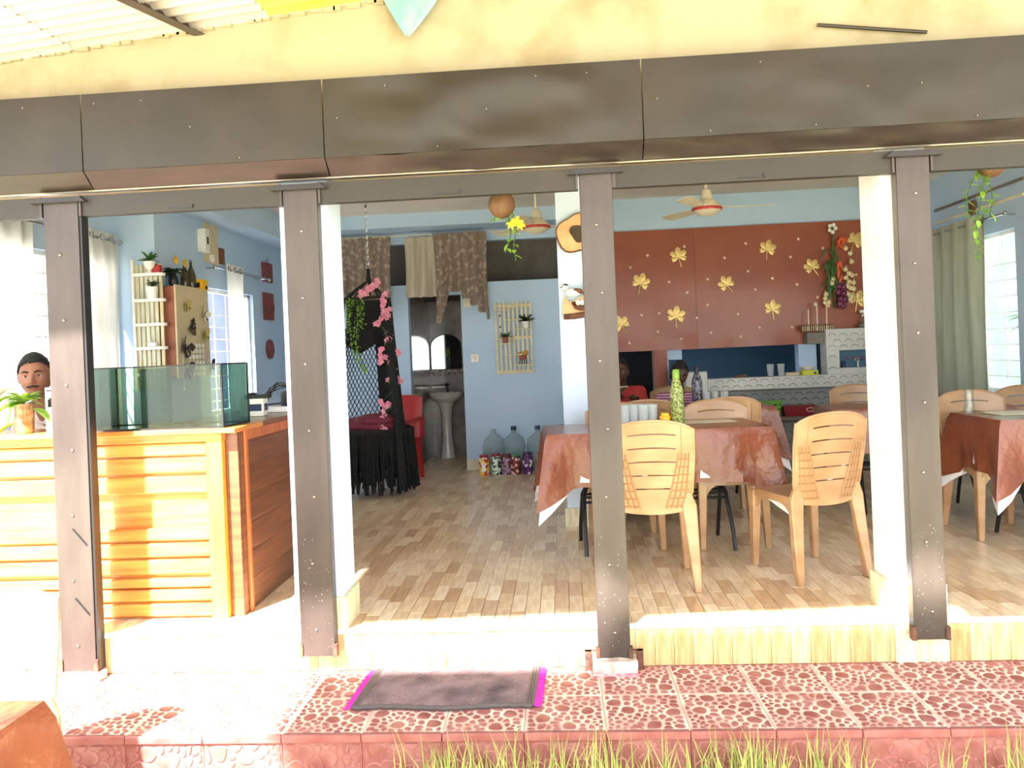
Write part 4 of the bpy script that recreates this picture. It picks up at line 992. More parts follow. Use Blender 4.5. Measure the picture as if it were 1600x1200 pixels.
for x in (-.14,): 
    for z in (.24,.12): b = B(); ball(b, (0,0,0), .01, 6); tag(O('pebble_magnet', b, 'hair', None, (-.495+x, 8.263, 1.39+z)), 'small dark knob on the second trellis slat, %s' % ('upper' if z > .2 else 'lower'), 'knob')
t = T('light_switch', 'cream switch plate on the blue wall right of the washroom door', 'switch', (-.92, 8.298, 1.19)); b = B(); bbox(b, -.042,.042,-.012,0,-.042,.042,.003); O('plate', b, 'white', t); b = B(); bbox(b, -.018,.018,-.016,-.012,-.02,.02,.002); O('rocker', b, 'offwhite', t)
b = B(); bbox(b, -.04,.04,-.01,0,-.045,.045,.002); tag(O('notice_card', b, 'offwhite', None, (-.98, 8.3, 1.78)), 'cream card high on the wall under the lace curtain', 'card')
# bathroom
bn = T('wash_basin', 'white pedestal wash basin inside the washroom doorway', 'basin', (-1.41, 9.36, -.012))
b = B(); lathe(b, [(.10,0),(.09,.03),(.055,.3),(.06,.5),(.08,.62),(.11,.68)], 20); O('pedestal', b, 'porcelain', bn)
b = B(); lathe(b, [(.06,.66),(.15,.70),(.2,.76),(.205,.80),(.19,.80),(.14,.73),(.02,.71)], 26, mx=Matrix.Diagonal((1.05,.9,1,1))); O('bowl', b, 'porcelain', bn)
b = B(); tube(b, [(0,.15,.79),(0,.15,.87),(0,.08,.88),(0,.06,.85)], .011, 8); lathe(b, [(.02,.87),(.02,.9)], 8, (0,.15,0)); O('tap', b, 'black', bn)
mr = T('wall_mirror', 'arched mirror above the wash basin', 'mirror', (-1.42, 9.6, 1.26))
arch = [(-.19,-.20),(.19,-.20)] + [(.19*math.cos(k*PI/12), .08+.15*math.sin(k*PI/12)) for k in range(13)]
b = B(); prism(b, arch, -.010, -.002); O('glass_plate', b, 'mirror', mr)
b = B(); tube(b, [(x, -.01, z) for x, z in arch + arch[:1]], .006, 6); O('bevel_edge', b, 'chrome', mr)
b = B(); bbox(b, -.10,.10,-.10,-.0,0,.012,.002); tube(b, [(-.1,-.1,.03),(.1,-.1,.03)], .004, 6); tag(O('bathroom_shelf', b, 'chrome', None, (-1.50, 9.6, .84)), 'narrow metal shelf beside the basin', 'shelf')
# big water bottles and candy jars
for k, x in enumerate((-.74,-.53,-.28,-.03)):
    l_ = ['leftmost large water jug without cap by the back wall','second large water jug from the left by the back wall','third large water jug, behind the purple candy jar','rightmost large water jug, partly behind the brown cloth'][k]
    t = T('water_jug', l_, 'jug', (x, 8.14, 0), 0, 'large water jugs along the back wall')
    b = B(); lathe(b, [(.10,0),(.118,.015),(.118,.10),(.112,.11),(.118,.12),(.118,.20),(.112,.21),(.118,.22),(.118,.27),(.10,.33),(.05,.38),(.026,.395),(.026,.44)], 22); O('body', b, 'jug', t)
    if k: b = B(); lathe(b, [(.03,.425),(.03,.46),(.026,.465)], 14); O('cap', b, 'cap', t)
cj = [(-.83,'yellow and red candy jar, leftmost by the back wall',[(236,206,60),(196,40,50),(240,190,60),(190,44,60),(230,220,200)],(150,30,40),.20),(-.705,'jar of white and dark green sweets with red lid',[(226,232,220),(40,66,50),(200,214,200),(60,90,66)],(130,30,46),.21),(-.60,'jar of brown and lilac wafer sticks',[(150,120,150),(90,40,44),(170,150,180),(120,50,60)],(110,34,50),.20),(-.51,'wider jar of maroon sweets with green lid',[(110,30,36),(150,50,50),(220,200,190),(90,24,30)],(70,140,90),.20),(-.385,'jar of purple and white sweets',[(80,30,96),(230,220,236),(104,44,120),(60,24,70)],(70,26,84),.215),(-.235,'jar of tan sweets beside the hanging tablecloth',[(200,150,100),(170,60,60),(220,190,150)],(150,40,50),.20)]
for x, l_, cols, lc, h in cj:
    t = T('candy_jar', l_, 'jar', (x, 7.93, 0), 0, 'candy jars on the floor by the back wall'); r = .054 if 'wider' not in l_ else .055
    b = B(); lathe(b, [(r*.95,0),(r,.01),(r,h*.8),(r*.8,h*.9)], 18); O('body', b, multi('sweets', cols, 38), t)
    b = B(); lathe(b, [(r*.85,h*.9),(r*.85,h),(r*.8,h+.004)], 16); O('lid', b, mat('jar_lid', lc, .4), t)
    if 'yellow' in l_:
        b = B(); box(b, -.02,.02,-r-.002,-r+.004,.04,.12); O('paper_label', b, 'paperwhite', t)
# red plastic armchair with box
rc = T('red_armchair', 'red plastic armchair behind the black hammock', 'chair', (-1.72, 7.75, 0), -.15)
b = B(); bbox(b, -.22,.22,-.2,.2,.385,.41,.01); O('seat', b, 'red', rc)
for sx in (-1,1):
    for sy in (-1,1): b = B(); rect_sweep(b, [((sx*.2,sy*.18,.39),.06,.05),((sx*.21,sy*.19,.2),.045,.045),((sx*.225,sy*.205,0),.04,.04)]); O('leg', b, 'red', rc)
    b = B(); rect_sweep(b, [((sx*.235,.2,.40),.03,.05),((sx*.25,.2,.6),.03,.05)]); 
    bbox(b, sx*.245-.025, sx*.245+.025, -.22,.22,.595,.62,.008); rect_sweep(b, [((sx*.24,-.2,.39),.03,.05),((sx*.25,-.21,.6),.03,.05)]); O('armrest', b, 'red', rc)
b = B(); sheet(b, lambda u, v: ((u-.5)*.46, .2+.09*v-.04*(1-(2*u-1)**2), .40+.44*v*(1-.08*(2*u-1)**4)), 12, 6); O('backrest', b, 'red', rc, solid=.012)
t = T('storage_carton', 'white printed carton on the floor beside the red armchair', 'box', (-1.66, 7.35, 0), .2); b = B(); bbox(b, -.09,.09,-.07,.07,.0,.2,.003); O('body', b, 'paperwhite', t); b = B(); box(b, -.06,.05,-.0715,-.07,.10,.14); O('print', b, 'hair', t)

# ------------------------------------------------------------------ macrame hammock chair
hm = T('hammock_chair', 'black macrame hammock chair hanging on a ceiling chain', 'hammock', (-1.72, 7.0, 0))
def LN(pts, r, n=6, rr=None):
    b = B(); tube(b, pts, r, n, rr=rr); return b
b = B(); z = 2.70; k = 0
while z > 2.12:
    mx = Matrix.Translation((0,0,z-.02)) @ Matrix.Rotation(PI/2*(k % 2), 4, 'Z')
    ring = [mx @ Vector((.009*math.cos(q*PI/4), 0, .02*math.sin(q*PI/4))) for q in range(9)]; tube(b, ring, .0028, 5, cap=False); z -= .032; k += 1
O('chain', b, 'chrome', hm); O('hook', LN([(0,0,2.7),(0,.01,2.62),(.0,0,2.6)], .007), 'black', hm)
O('carabiner', LN([(.018*math.cos(q*PI/6)-.0, 0, 2.09+.05*math.sin(q*PI/6)) for q in range(13)], .004), 'chrome', hm)
b = B(); tube(b, [(0,0,2.05),(0,0,1.93)], .02, 8, rr=[.014,.024])
for x, r in ((-.22,.012),(-.19,.009),(-.15,.007),(.02,.008),(.10,.009),(.14,.012)): tube(b, [(0,0,1.94),(x*.55,-.01,1.86),(x,-.02,1.775)], r, 6)
O('suspension_rope', b, 'blackrope', hm)
O('spreader_bar', LN([(-.24,-.02,1.775),(.16,-.02,1.79)], .016), 'black', hm)
# shell: solid right panel and diamond net on the left
def shell(a, t):   # a 0..1 left to right around the back, t 0 top .. 1 seat
    th = PI*(1-a); rad = .21+.10*t**1.5
    x = math.cos(th)*rad*(1.0) - .02 - .03*t; y = -.02+math.sin(th)*(.10+.22*t) ; z = 1.77 - 1.17*t
    return Vector((x, y, z))
b = B(); sheet(b, lambda u, v: shell(.55+.45*u, v) + Vector((0,0,.0)), 16, 24); O('knotted_panel', b, 'blackrope', hm, solid=.018)
b = B(); NN = 12; MM = 22
for s in (-1, 1):
    for i in range(-MM, NN+MM):
        pts = []
        for k in range(MM+1):
            a = (i + s*k*.55)/NN
            if 0 <= a <= 1: pts.append(shell(a*.56, .22+.78*k/MM))
        if len(pts) > 2: tube(b, pts, .0042, 4)
o = O('diamond_net', b, 'blackrope', hm); o['kind'] = 'stuff'
b = B(); sheet(b, lambda u, v: shell(.13+.42*u, .0+.42*v*(1-.35*abs(u-.5))), 10, 10)
O('upper_weave', b, 'blackrope', hm, solid=.012)
O('side_rope', LN([(-.22,-.03,1.77),(-.25,-.12,1.4),(-.31,-.25,1.0),(-.36,-.28,.62)], .017, rr=[.012,.012,.02,.03]), 'blackrope', hm)
O('side_rope', LN([(.15,-.03,1.78),(.20,-.12,1.2),(.28,-.28,.66)], .014), 'blackrope', hm)
b = B(); sheet(b, lambda u, v: Vector((.16+.13*v+.04*math.sin(u*9), -.06-.2*v+.3*(u-.3)*v, 1.77-1.65*v)), 10, 20); O('hanging_cloth', b, 'blackrope', hm, solid=.02)
b = B(); ring = [(.36*math.cos(q*PI/14)-.02, .27*math.sin(q*PI/14), .58) for q in range(29)]; tube(b, ring, .026, 8, cap=False); O('seat_ring', b, 'blackrope', hm)
b = B(); ball(b, (-.02,0,.63), .33, 14, (1,.78,.26)); ball(b, (.05,-.12,.68), .2, 10, (1,.7,.32)); O('cushion', b, 'maroon', hm)
b = B(); fr = random.Random(2)
for k in range(230):
    a = k/230*2*PI; r0 = fr.uniform(.92,1.04); x, y = .36*math.cos(a)*r0-.02, .27*math.sin(a)*r0; zb = fr.uniform(.03,.12)
    tube(b, [(x,y,.58),(x*1.02+fr.uniform(-.02,.02),y*1.02+fr.uniform(-.02,.02),.3),(x*1.04+fr.uniform(-.03,.03),y*1.05+fr.uniform(-.03,.03),zb)], .0085, 4)
o = O('fringe', b, 'blackrope', hm); o['kind'] = 'stuff'
fg = T('green_garland', 'trailing artificial green vine hanging on the hammock chair left side', 'garland', (-1.86, 6.95, 1.78))
b = B(); fr = random.Random(12)
STR = [[(0,0,0),(-.01,-.1,-.15),(0,-.1,-.4),(.03,-.1,-.55)],[(.05,-.02,0),(.06,-.1,-.2),(.05,-.12,-.42),(.09,-.12,-.6),(.13,-.12,-.66)],[(.09,-.03,0),(.10,-.11,-.12),(.11,-.12,-.28)],[(-.03,0,0),(-.03,-.08,-.1),(-.02,-.1,-.3)]]
bs = B()
for P in STR:
    tube(bs, P, .003, 4)
    for a, c in zip(P, P[1:]):
        for _ in range(34):
            t_ = fr.random(); p = Vector(a).lerp(Vector(c), t_) + Vector((fr.gauss(0,.014), fr.gauss(0,.012), fr.gauss(0,.012)))
            leaf(b, p, (fr.uniform(-1,1), fr.uniform(-1,.3), fr.uniform(-.8,.6)), .024, .016, n=2)
o = O('leaves', b, 'lime', fg); o['kind'] = 'stuff'; O('stem', bs, 'green', fg)
pg = T('pink_flower_garland', 'pink blossom garland draped down the hammock chair right side', 'garland', (-1.6, 6.93, 1.8))
PP = [(-.16,-.03,.02),(-.10,-.03,.045),(-.05,-.03,.08),(-.02,-.03,.10),(-.07,-.03,.06),(-.12,-.03,.03),(.03,-.02,.01),(.05,-.02,-.06),(.02,-.02,-.10),(.03,-.03,-.17),(.02,-.03,-.21),(.09,-.03,-.13),(.07,-.03,-.20),(-.01,-.07,-.26),(.07,-.03,-.36),(.09,-.03,-.39),(.05,-.03,-.42),(.02,-.1,-.49),(.0,-.1,-.54),(.05,-.05,-.55),(.0,-.1,-.6),(.08,-.05,-.6),(.14,-.04,-.52),(.10,-.05,-.70),(.08,-.06,-.76),(.13,-.05,-.74),(.11,-.05,-.79),(.17,-.04,-.78),(.0,-.14,-.96),(.04,-.12,-.99),(.09,-.09,-1.0),(.03,-.14,-1.06),(.0,-.15,-1.11),(-.01,-.15,-1.18),(.02,-.15,-1.2)]
b = B(); tube(b, PP[6:], .003, 4); O('stem', b, 'green', pg)
b = B(); fr = random.Random(21)
for p in PP:
    for q in range(3):
        c = Vector(p)+Vector((fr.gauss(0,.014), fr.gauss(0,.01), fr.gauss(0,.014))); a0 = fr.uniform(0,PI)
        for k in range(5):
            leaf(b, c, (math.cos(a0+k*1.257), -.5, math.sin(a0+k*1.257)), .03, .022, up=Vector((0,1,0)), droop=0, n=2)
o = O('blossom', b, 'pink', pg); o['kind'] = 'stuff'
b = B()
for k in range(14): p = PP[fr.randrange(6, 32)]; leaf(b, p, (fr.uniform(-1,.3), -.6, fr.uniform(-1,.5)), .05, .02)
O('leaf', b, 'green', pg)

# ------------------------------------------------------------------ rust brown board with gold leaves
YN = YK - .035
bn_ = T('leaf_board', 'rust brown sheet board with gold leaves above the kitchen counter', 'board', (1.8, YN, 1.2))
def wav(x, z): 
    e = max(0, 1-(z/.5))
    return -.010*math.sin((x+1.2)*3.4)*e**1.0*1.3 - .008*noise.noise(Vector((x*2, z*2, 5))) - .012*math.sin(x*9)*max(0, 1-z/.16)
BD = [(-1.37,-.47),(-.468,1.52)]
for x0, x1 in BD:
    b = B()
    def f(u, v, x0=x0, x1=x1):
        x = x0+(x1-x0)*u; zl = -.0 + .02*math.sin(x*2)*.2; 
        return (x, wav(x, 1.2*v)-.004, zl+(1.175-zl)*v)
    sheet(b, f, 26, 20)
    # the part right of the tower top is shorter: it ends above the tiled tower
    O('board_panel', b, 'banner', bn_, solid=.004)
def mleaf(b, s):
    # five pointed lobes and a stem, slightly cupped
    lobes = [(90, .95, .30), (35, .86, .27), (145, .86, .27), (-18, .62, .24), (198, .62, .24)]
    for a, L_, w_ in lobes:
        a = math.radians(a); d = Vector((math.cos(a), 0, math.sin(a))); n_ = Vector((-d.z, 0, d.x))
        pts = [Vector((0,0,-.05))*s, (d*.22 + n_*w_*.55)*s, (d*.45+n_*w_)*s, (d*.62+n_*w_*.75)*s, (d*.72+n_*w_*.85)*s, d*L_*s, (d*.72-n_*w_*.85)*s, (d*.62-n_*w_*.75)*s, (d*.45-n_*w_)*s, (d*.22-n_*w_*.55)*s]
        c = b.verts.new(d*.4*s + Vector((0,-.006,0))); vs = [b.verts.new(p + Vector((0, .0, 0))) for p in pts]
        for i in range(len(vs)): b.faces.new((vs[i], vs[(i+1)%len(vs)], c))
    tube(b, [(0,-.002,-.05*s),(.05*s,-.002,-.5*s),(.14*s,-.002,-.95*s)], .006*s/.1, 5)
lb = B(); mleaf(lb, .105); lme = finish(lb, 'gold_leaf'); lme.materials.append(M['gold'])
for x, z, a in ((.80,1.86,.35),(1.18,2.10,-.1),(.60,1.46,-.45),(1.13,1.52,.15),(1.63,1.81,-.5),(2.03,2.13,.25),(2.45,1.94,-.45),(2.06,1.55,.1),(2.86,2.17,.6),(2.86,1.60,.35)):
    lx = x-1.8; o = O('gold_leaf', lme, None, bn_, (lx, wav(lx, z-1.2)-.014, z-1.2), (0, a, 0)); s_ = R.uniform(.95,1.12); o.scale = (s_,1,s_)
db = B(); ball(db, (0,0,0), .014, 6, (1,.35,1)); dme = finish(db, 'sequin_dot'); dme.materials.append(M['sequin'])
for x, z in ((.71,2.02),(.88,2.13),(1.08,1.86),(1.25,1.75),(1.24,2.2),(1.45,1.87),(1.62,2.07),(1.83,2.20),(1.84,1.93),(2.07,1.85),(2.25,2.05),(2.3,1.78),(1.9,1.75),(1.44,1.62),(.97,1.56),(.80,1.55),(1.46,1.35),(1.93,1.38),(1.75,1.30),(1.17,1.30),(.67,1.28),(.95,1.38),(1.73,1.52),(2.24,1.37),(2.49,1.65),(2.33,2.22),(2.56,2.12),(2.86,1.85),(3.1,2.0),(1.33,1.5),(2.95,1.9)):
    lx = x-1.8; O('sequin_dot', dme, None, bn_, (lx, wav(lx, z-1.2)-.009, z-1.2))
# vegetable garland
vg = T('vegetable_garland', 'hanging garland of artificial carrots, garlic, onions and chillies on the leaf board', 'garland', (2.64, YN-.04, 1.5))
Mc = mat('orange_carrot', (226,92,44), .5); Mg = mat('garlic_skin', (222,206,160), .55); Mo = mat('purple_onion', (112,44,80), .35); Mch = mat('green_chilli', (44,96,44), .35)
O('cord', LN([(0,0,.82),(0,0,.4),(.0,0,.03)], .010), 'green', vg)
b = B(); [ball(b, (.03*math.cos(a), -.01, .80+.035*math.sin(a)), .02, 6) for a in (0,1.2,2.4,3.6,4.8)]; O('rosette', b, 'white', vg)
fr = random.Random(8)
for p, a in (((.06,-.03,.68),1.1),((.09,-.03,.66),.7),((.08,-.03,.61),-.8),((.05,-.03,.66),.4),((.03,-.03,.42),.2),((.06,-.03,.44),-.2),((.03,-.04,.36),.1),((.05,-.03,.30),.3)):
    b = B(); tube(b, [(0,0,.045),(0,0,.02),(0,0,-.05)], .014, 8, rr=[.010,.016,.003]); O('carrot', b, Mc, vg, p, (0, a, 0))
gb = B(); ball(gb, (0,0,0), .024, 8, (1,.9,.95)); tube(gb, [(0,0,.02),(0,0,.035)], .006, 6); gme = finish(gb, 'garlic'); gme.materials.append(Mg)
for x, z in ((.11,.60),(.15,.55),(.16,.47),(.10,.40),(.13,.36),(.16,.34),(.10,.32),(.13,.28),(.17,.27),(.11,.24),(.14,.22),(.17,.21),(.12,.16),(.15,.14),(.13,.11),(-.02,.31),(-.03,.27),(-.09,.17),(-.10,.13),(-.07,.09),(-.08,.06)): O('garlic', gme, None, vg, (x, -.03, z), (0, fr.uniform(-.5,.5), 0))
ob = B(); ball(ob, (0,0,0), .03, 8); tube(ob, [(0,0,.025),(0,0,.045)], .007, 6); ome = finish(ob, 'onion'); ome.materials.append(Mo)
for x, z in ((.03,.24),(.07,.23),(.02,.18),(.07,.17),(.04,.12),(.08,.11),(.03,.07),(.06,.05)): O('onion', ome, None, vg, (x, -.04, z))
cbm = B(); tube(cbm, [(0,0,0),(.004,-.008,-.05),(-.004,-.004,-.10)], .009, 6, rr=[.006,.009,.002]); cme = finish(cbm, 'chilli'); cme.materials.append(Mch)
for k in range(34): O('chilli', cme, None, vg, (fr.uniform(-.09,.02), -.03, fr.uniform(.2,.62)), (0, fr.uniform(-.5,.6), 0))
# tower top things
t = T('wicker_holder', 'small carved wooden fence holder on the counter tower', 'holder', (2.44, YK-.14, 1.315))
for k in range(15): b = B(); box(b, -.14+k*.02, -.134+k*.02, -.02, -.014, 0, .065, Matrix.Rotation(0,4,'Y')); O('picket', b, 'bamboo', t)
b = B(); box(b, -.15,.15,-.022,-.012,0,.010); box(b, -.15,.15,-.022,-.012,.058,.068); box(b, -.15,.15,-.0,.004,0,.065); O('rail', b, 'bark', t)
for x, h in ((-.08,.20),(.0,.25),(.09,.26)):
    f_ = tag(O('paper_flower_stick', LN([(0,0,0),(.003,0,h)], .006, 6), 'pink' if False else 'sequin', None, (2.44+x, YK-.15, 1.327)), 'pinkish paper flower stick in the fence holder, %s' % ('left' if x < -.05 else 'middle' if x < .05 else 'right'), 'stick')
    if x > -.05: b = B(); ball(b, (0,-.008,0), .018, 8, (1,.4,1)); O('paper_flower', b, 'offwhite', f_, (-.01,0,h))
t = T('carafe', 'glass carafe with white top on the counter tower', 'carafe', (2.875, YK-.13, 1.337))
b = B(); lathe(b, [(.04,0),(.052,.01),(.05,.03),(.028,.09),(.024,.13),(.03,.15)], 18); O('body', b, 'glass', t); b = B(); lathe(b, [(.03,.14),(.034,.165),(.02,.17)], 14); O('cap', b, 'white', t); b = B(); lathe(b, [(.038,.003),(.048,.012),(.045,.032)], 14); O('liquid', b, 'jug', t)
b = B(); ball(b, (0,0,.055), .055, 10, (.8,.8,1)); tag(O('white_vase', b, 'white', None, (3.08, YK-.12, 1.335)), 'white vase on the counter tower next to the white pillar', 'vase')
# niche toy plane, bottle
t = T('toy_aeroplane', 'small red and white toy aeroplane in the tower niche', 'toy', (2.80, YK-.15, .966))
b = B(); tube(b, [(0,-.04,.07),(0,.03,.07)], .02, 8, rr=[.012,.018]); O('fuselage', b, 'white', t); b = B(); box(b, -.11,.11,-.03,.0,.088,.096); O('wing', b, 'redd', t)
b = B(); box(b, -.004,.004,-.02,.0,0,.07); O('stand', b, 'white', t); b = B(); box(b, -.03,.03,-.052,-.05,.064,.076); O('propeller', b, 'black', t)
b = B(); lathe(b, [(.02,0),(.02,.05),(.012,.06)], 10); tag(O('ink_bottle', b, 'navy', None, (2.67, YK-.15, .966)), 'dark blue little bottle at the left of the tower niche', 'bottle')
b = B(); lathe(b, [(.018,0),(.018,.05),(.016,.06)], 10); tag(O('dark_cup', b, 'black', None, (2.95, YK-.15, .966)), 'small dark cup at the right of the tower niche', 'cup')
t = T('food_box', 'yellow green box on the serving counter beside the tower', 'box', (2.36, YK-.10, .906)); b = B(); bbox(b, -.075,.075,-.05,.05,0,.045,.002); O('body', b, 'ybox', t); b = B(); box(b, .03,.055,-.0515,-.05,.01,.03); O('print', b, 'black', t)
b = B(); lathe(b, [(.03,0),(.065,.03),(.068,.035),(.06,.032),(.02,.008)], 18); tag(O('bowl', b, 'white', None, (2.35, YK-.10, .952)), 'white bowl on top of the yellow green box', 'bowl')
b = B(); bbox(b, -.06,.06,-.03,.03,0,.03,.003); tag(O('spice_packet', b, 'beige', None, (2.20, YK-.10, .906)), 'beige packet between the glasses and the yellow green box', 'packet')
b = B(); bbox(b, -.05,.05,-.03,.03,0,.025,.003); tag(O('spice_packet', b, 'bark', None, (1.72, YK-.10, .906)), 'brown packet left on the serving counter', 'packet')
# green basket & red tray on the ledge
t = T('plastic_basket', 'green perforated plastic basket on the counter ledge', 'basket', (1.92, YK-.12, .521))
def bask(b, w0, w1, d0, d1, h):
    n0 = 10
    A = [(-w0,-d0),(w0,-d0),(w0,d0),(-w0,d0)]; C_ = [(-w1,-d1),(w1,-d1),(w1,d1),(-w1,d1)]
    for k in range(4):
        a0, a1, c0, c1 = A[k], A[(k+1)%4], C_[k], C_[(k+1)%4]
        nu = 12 if k % 2 == 0 else 6; g = [[b.verts.new((a0[0]+(a1[0]-a0[0])*i/nu+((c0[0]-a0[0])*(1-i/nu)+(c1[0]-a1[0])*i/nu)*j/7, a0[1]+(a1[1]-a0[1])*i/nu+((c0[1]-a0[1])*(1-i/nu)+(c1[1]-a1[1])*i/nu)*j/7, h*j/7)) for j in range(8)] for i in range(nu+1)]
        for i in range(nu):
            for j in range(7):
                if j in (1,3,5) and i % 2: continue
                b.faces.new((g[i][j], g[i+1][j], g[i+1][j+1], g[i][j+1]))
    b.faces.new([b.verts.new((x, y, 0)) for x, y in A]); 
b = B(); bask(b, .125, .155, .06, .075, .15); O('body', b, 'lgreen', t, solid=.004)
b = B(); tube(b, [(-.155,-.075,.15),(.155,-.075,.15),(.155,.075,.15),(-.155,.075,.15),(-.155,-.075,.15)], .007, 6); O('rim', b, 'lgreen', t)
t = T('serving_tray_stack', 'dark red plastic tray with oval handle right of the green basket', 'tray', (2.24, YK-.12, .521))
b = B(); rect_sweep(b, [((0,0,0),.27,.12),((0,0,.10),.32,.15)]); O('body', b, 'redd', t); b = B(); tube(b, [(.09+.035*math.cos(q*PI/6), -.078, .06+.018*math.sin(q*PI/6)) for q in range(13)], .004, 6); O('handle', b, 'offwhite', t)
t = T('kitchen_carton', 'pale stacked cartons left of the kitchen hatch behind the boy', 'carton', (1.17, YK-.18, 0))
b = B(); bbox(b, -.12,.0,-.08,.08,.0,1.02,.003); O('tall_box', b, 'kshade', t); b = B(); bbox(b, .0,.2,-.08,.08,.0,.98,.003); O('low_box', b, 'kitchen', t); b = B(); bbox(b, -.12,-.04,-.085,-.08,.6,.9,.002); O('paper_sheet', b, 'paperwhite', t)
b = B(); bbox(b, 0,.01,-.09,.09,-.11,.11,.002); t = tag(O('dark_picture', b, 'hair', None, (XR-.012, 7.66, 1.50)), 'small dark framed picture at the right end by the last post', 'picture')
for z, nm, l_ in ((2.40,'cable_conduit','grey cable conduit high on the right wall'),(2.28,'cable_conduit','pale pink cable conduit under the grey one on the right wall')):
    b = B(); bbox(b, -.018,0,-.7,.7,-.011,.011,.003); tag(O(nm, b, 'greywall' if z > 2.35 else 'offwhite', None, (XR, 6.85, z)), l_, 'conduit')
b = B(); bbox(b, -.02,0,-.04,.04,-.06,.06,.003); tag(O('wall_plate', b, 'bark', None, (XR, 6.84, 2.30-.0), (0,0,0)), 'small brown plate behind the hanging vine on the right wall', 'plate'); bpy.data.objects['wall_plate.001'].location.x = XR-.026

# ------------------------------------------------------------------ ceiling fans
def fan(loc, rz, label, drop):
    t = T('ceiling_fan', label, 'fan', loc, rz, 'white ceiling fans')
    b = B(); lathe(b, [(.03,drop-.09),(.06,drop-.05),(.06,drop-.0)], 18); O('canopy', b, 'offwhite', t)
    b = B(); tube(b, [(0,0,.05),(0,0,drop-.05)], .011, 8); O('downrod', b, 'offwhite', t)
    b = B(); lathe(b, [(.02,-.085),(.07,-.075),(.115,-.045),(.12,-.02),(.09,.02),(.05,.05),(.035,.12),(.02,.13)], 24); O('motor', b, 'offwhite', t)
    b = B(); lathe(b, [(.1165,-.045),(.1225,-.035),(.1225,-.028),(.1195,-.02)], 24, cap=False); O('red_band', b, 'red', t)
    for k in range(3):
        a = k*2*PI/3; m = Matrix.Rotation(a, 4, 'Z')
        b = B(); bbox(b, .09, .20, -.02, .02, -.022, -.016, .002, m); prism(b, [(.17,-.045),(.50,-.062),(.53,-.04),(.53,.04),(.50,.062),(.17,.045)], -.004, .0, 'Z', m @ Matrix.Translation((0,0,-.018)) @ Matrix.Rotation(.2,4,'X')); O('blade', b, 'offwhite', t)
    return t
fan((1.22, 6.4, 2.36), 0.0, 'white ceiling fan with red band before the leaf board', .34)
fan((-.17, 6.7, 2.33), 0.25, 'white ceiling fan left of the middle blue pillar', .37)

# ------------------------------------------------------------------ hanging coconut planters
def coco(loc, label, seed, vines, flower=False):
    t = T('coconut_planter', label, 'planter', loc)
    b = B(); ball(b, (0,0,0), .066, 14, (1,1,1.05)); O('shell', b, 'coconut', t)
    b = B(); tube(b, [(.02,0,.055),(.02,0,2.70-loc[2])], .003, 5); lathe(b, [(.012,.055),(.014,.07),(.008,.075)], 10, (.02,-.01,0)); O('hanger', b, 'black', t)
    fr = random.Random(seed); b = B(); bs = B()
    for P in vines:
        tube(bs, P, .0022, 4)
        for a, c in zip(P, P[1:]):
            n = max(3, int((Vector(c)-Vector(a)).length/.022))
            for k in range(n): leaf(b, Vector(a).lerp(Vector(c), k/n), (fr.uniform(-1,1), fr.uniform(-1,0), fr.uniform(-.7,.1)), fr.uniform(.03,.045), .024, n=3)
    O('leaf', b, 'lime', t, solid=.0006); O('stem', bs, 'green', t)
    if flower:
        b = B()
        for c in ((.07,-.02,-.08),(.09,-.02,-.10),(.045,-.02,-.095)):
            for k in range(5): leaf(b, c, (math.cos(k*1.26), -.3, math.sin(k*1.26)-.5), .03, .018, up=Vector((0,1,0)), n=2)
        O('flower', b, 'yflower', t)
coco((-.262, 3.82, 1.965), 'coconut shell planter with yellow flower vine above the doorway', 4, [[(.05,0,-.04),(.07,0,-.12),(.05,0,-.2),(.06,0,-.28)],[(.03,0,-.05),(.04,0,-.15),(.01,0,-.24)],[(-.03,0,-.05),(-.04,0,-.08)]], True)
coco((2.06, 3.82, 2.04), 'coconut shell planter with long vines at the upper right corner', 6, [[(-.04,0,-.0),(-.10,0,-.10),(-.13,0,-.2),(-.09,0,-.28)],[(-.03,0,-.04),(-.06,0,-.2),(-.09,.0,-.36),(-.08,0,-.46)],[(-.02,0,-.05),(-.0,0,-.17),(-.02,0,-.26)]])

# ------------------------------------------------------------------ pillar decorations
t = T('wood_slice_mirror', 'ring of bark edged wood with a mirror, upper on the middle pillar', 'mirror', (.155, 5.475, 2.05))
N_ = 28; fr = random.Random(3)
outr = [.145*(1+.12*math.sin(2*k*2*PI/N_+1)+.05*math.sin(5*k*2*PI/N_)) for k in range(N_)]; inr = [.062*(1+.15*math.sin(3*k*2*PI/N_)) for k in range(N_)]
def ringmesh(ro, ri, y0, y1):
    b = B(); V = []
    for k in range(N_):
        a = k*2*PI/N_; c, s = math.cos(a), math.sin(a)
        V.append([b.verts.new(p) for p in ((c*ro[k],y0,s*ro[k]),(c*ri[k],y0,s*ri[k]),(c*ri[k],y1,s*ri[k]),(c*ro[k],y1,s*ro[k]))])
    for k in range(N_):
        a, c = V[k], V[(k+1)%N_]
        for q in range(4): b.faces.new((a[q], a[(q+1)%4], c[(q+1)%4], c[q]))
    return b
O('wood_ring', ringmesh([r*.95 for r in outr], inr, -.03, 0), 'sapwood', t); O('bark_edge', ringmesh([r*1.02 for r in outr], [r*.95 for r in outr], -.026, .003), 'bark', t)
O('inner_bark', ringmesh([r*1.0 for r in inr], [r*.9 for r in inr], -.026, .0), 'bark', t)
b = B(); prism(b, [(inr[k]*.92*math.cos(k*2*PI/N_), inr[k]*.92*math.sin(k*2*PI/N_)) for k in range(N_)], -.008, -.002); O('glass_plate', b, 'mirror', t)
t = T('bird_nest_ornament', 'bird and nest with eggs on a wooden branch, lower on the middle pillar', 'ornament', (.13, 5.475, 1.59))
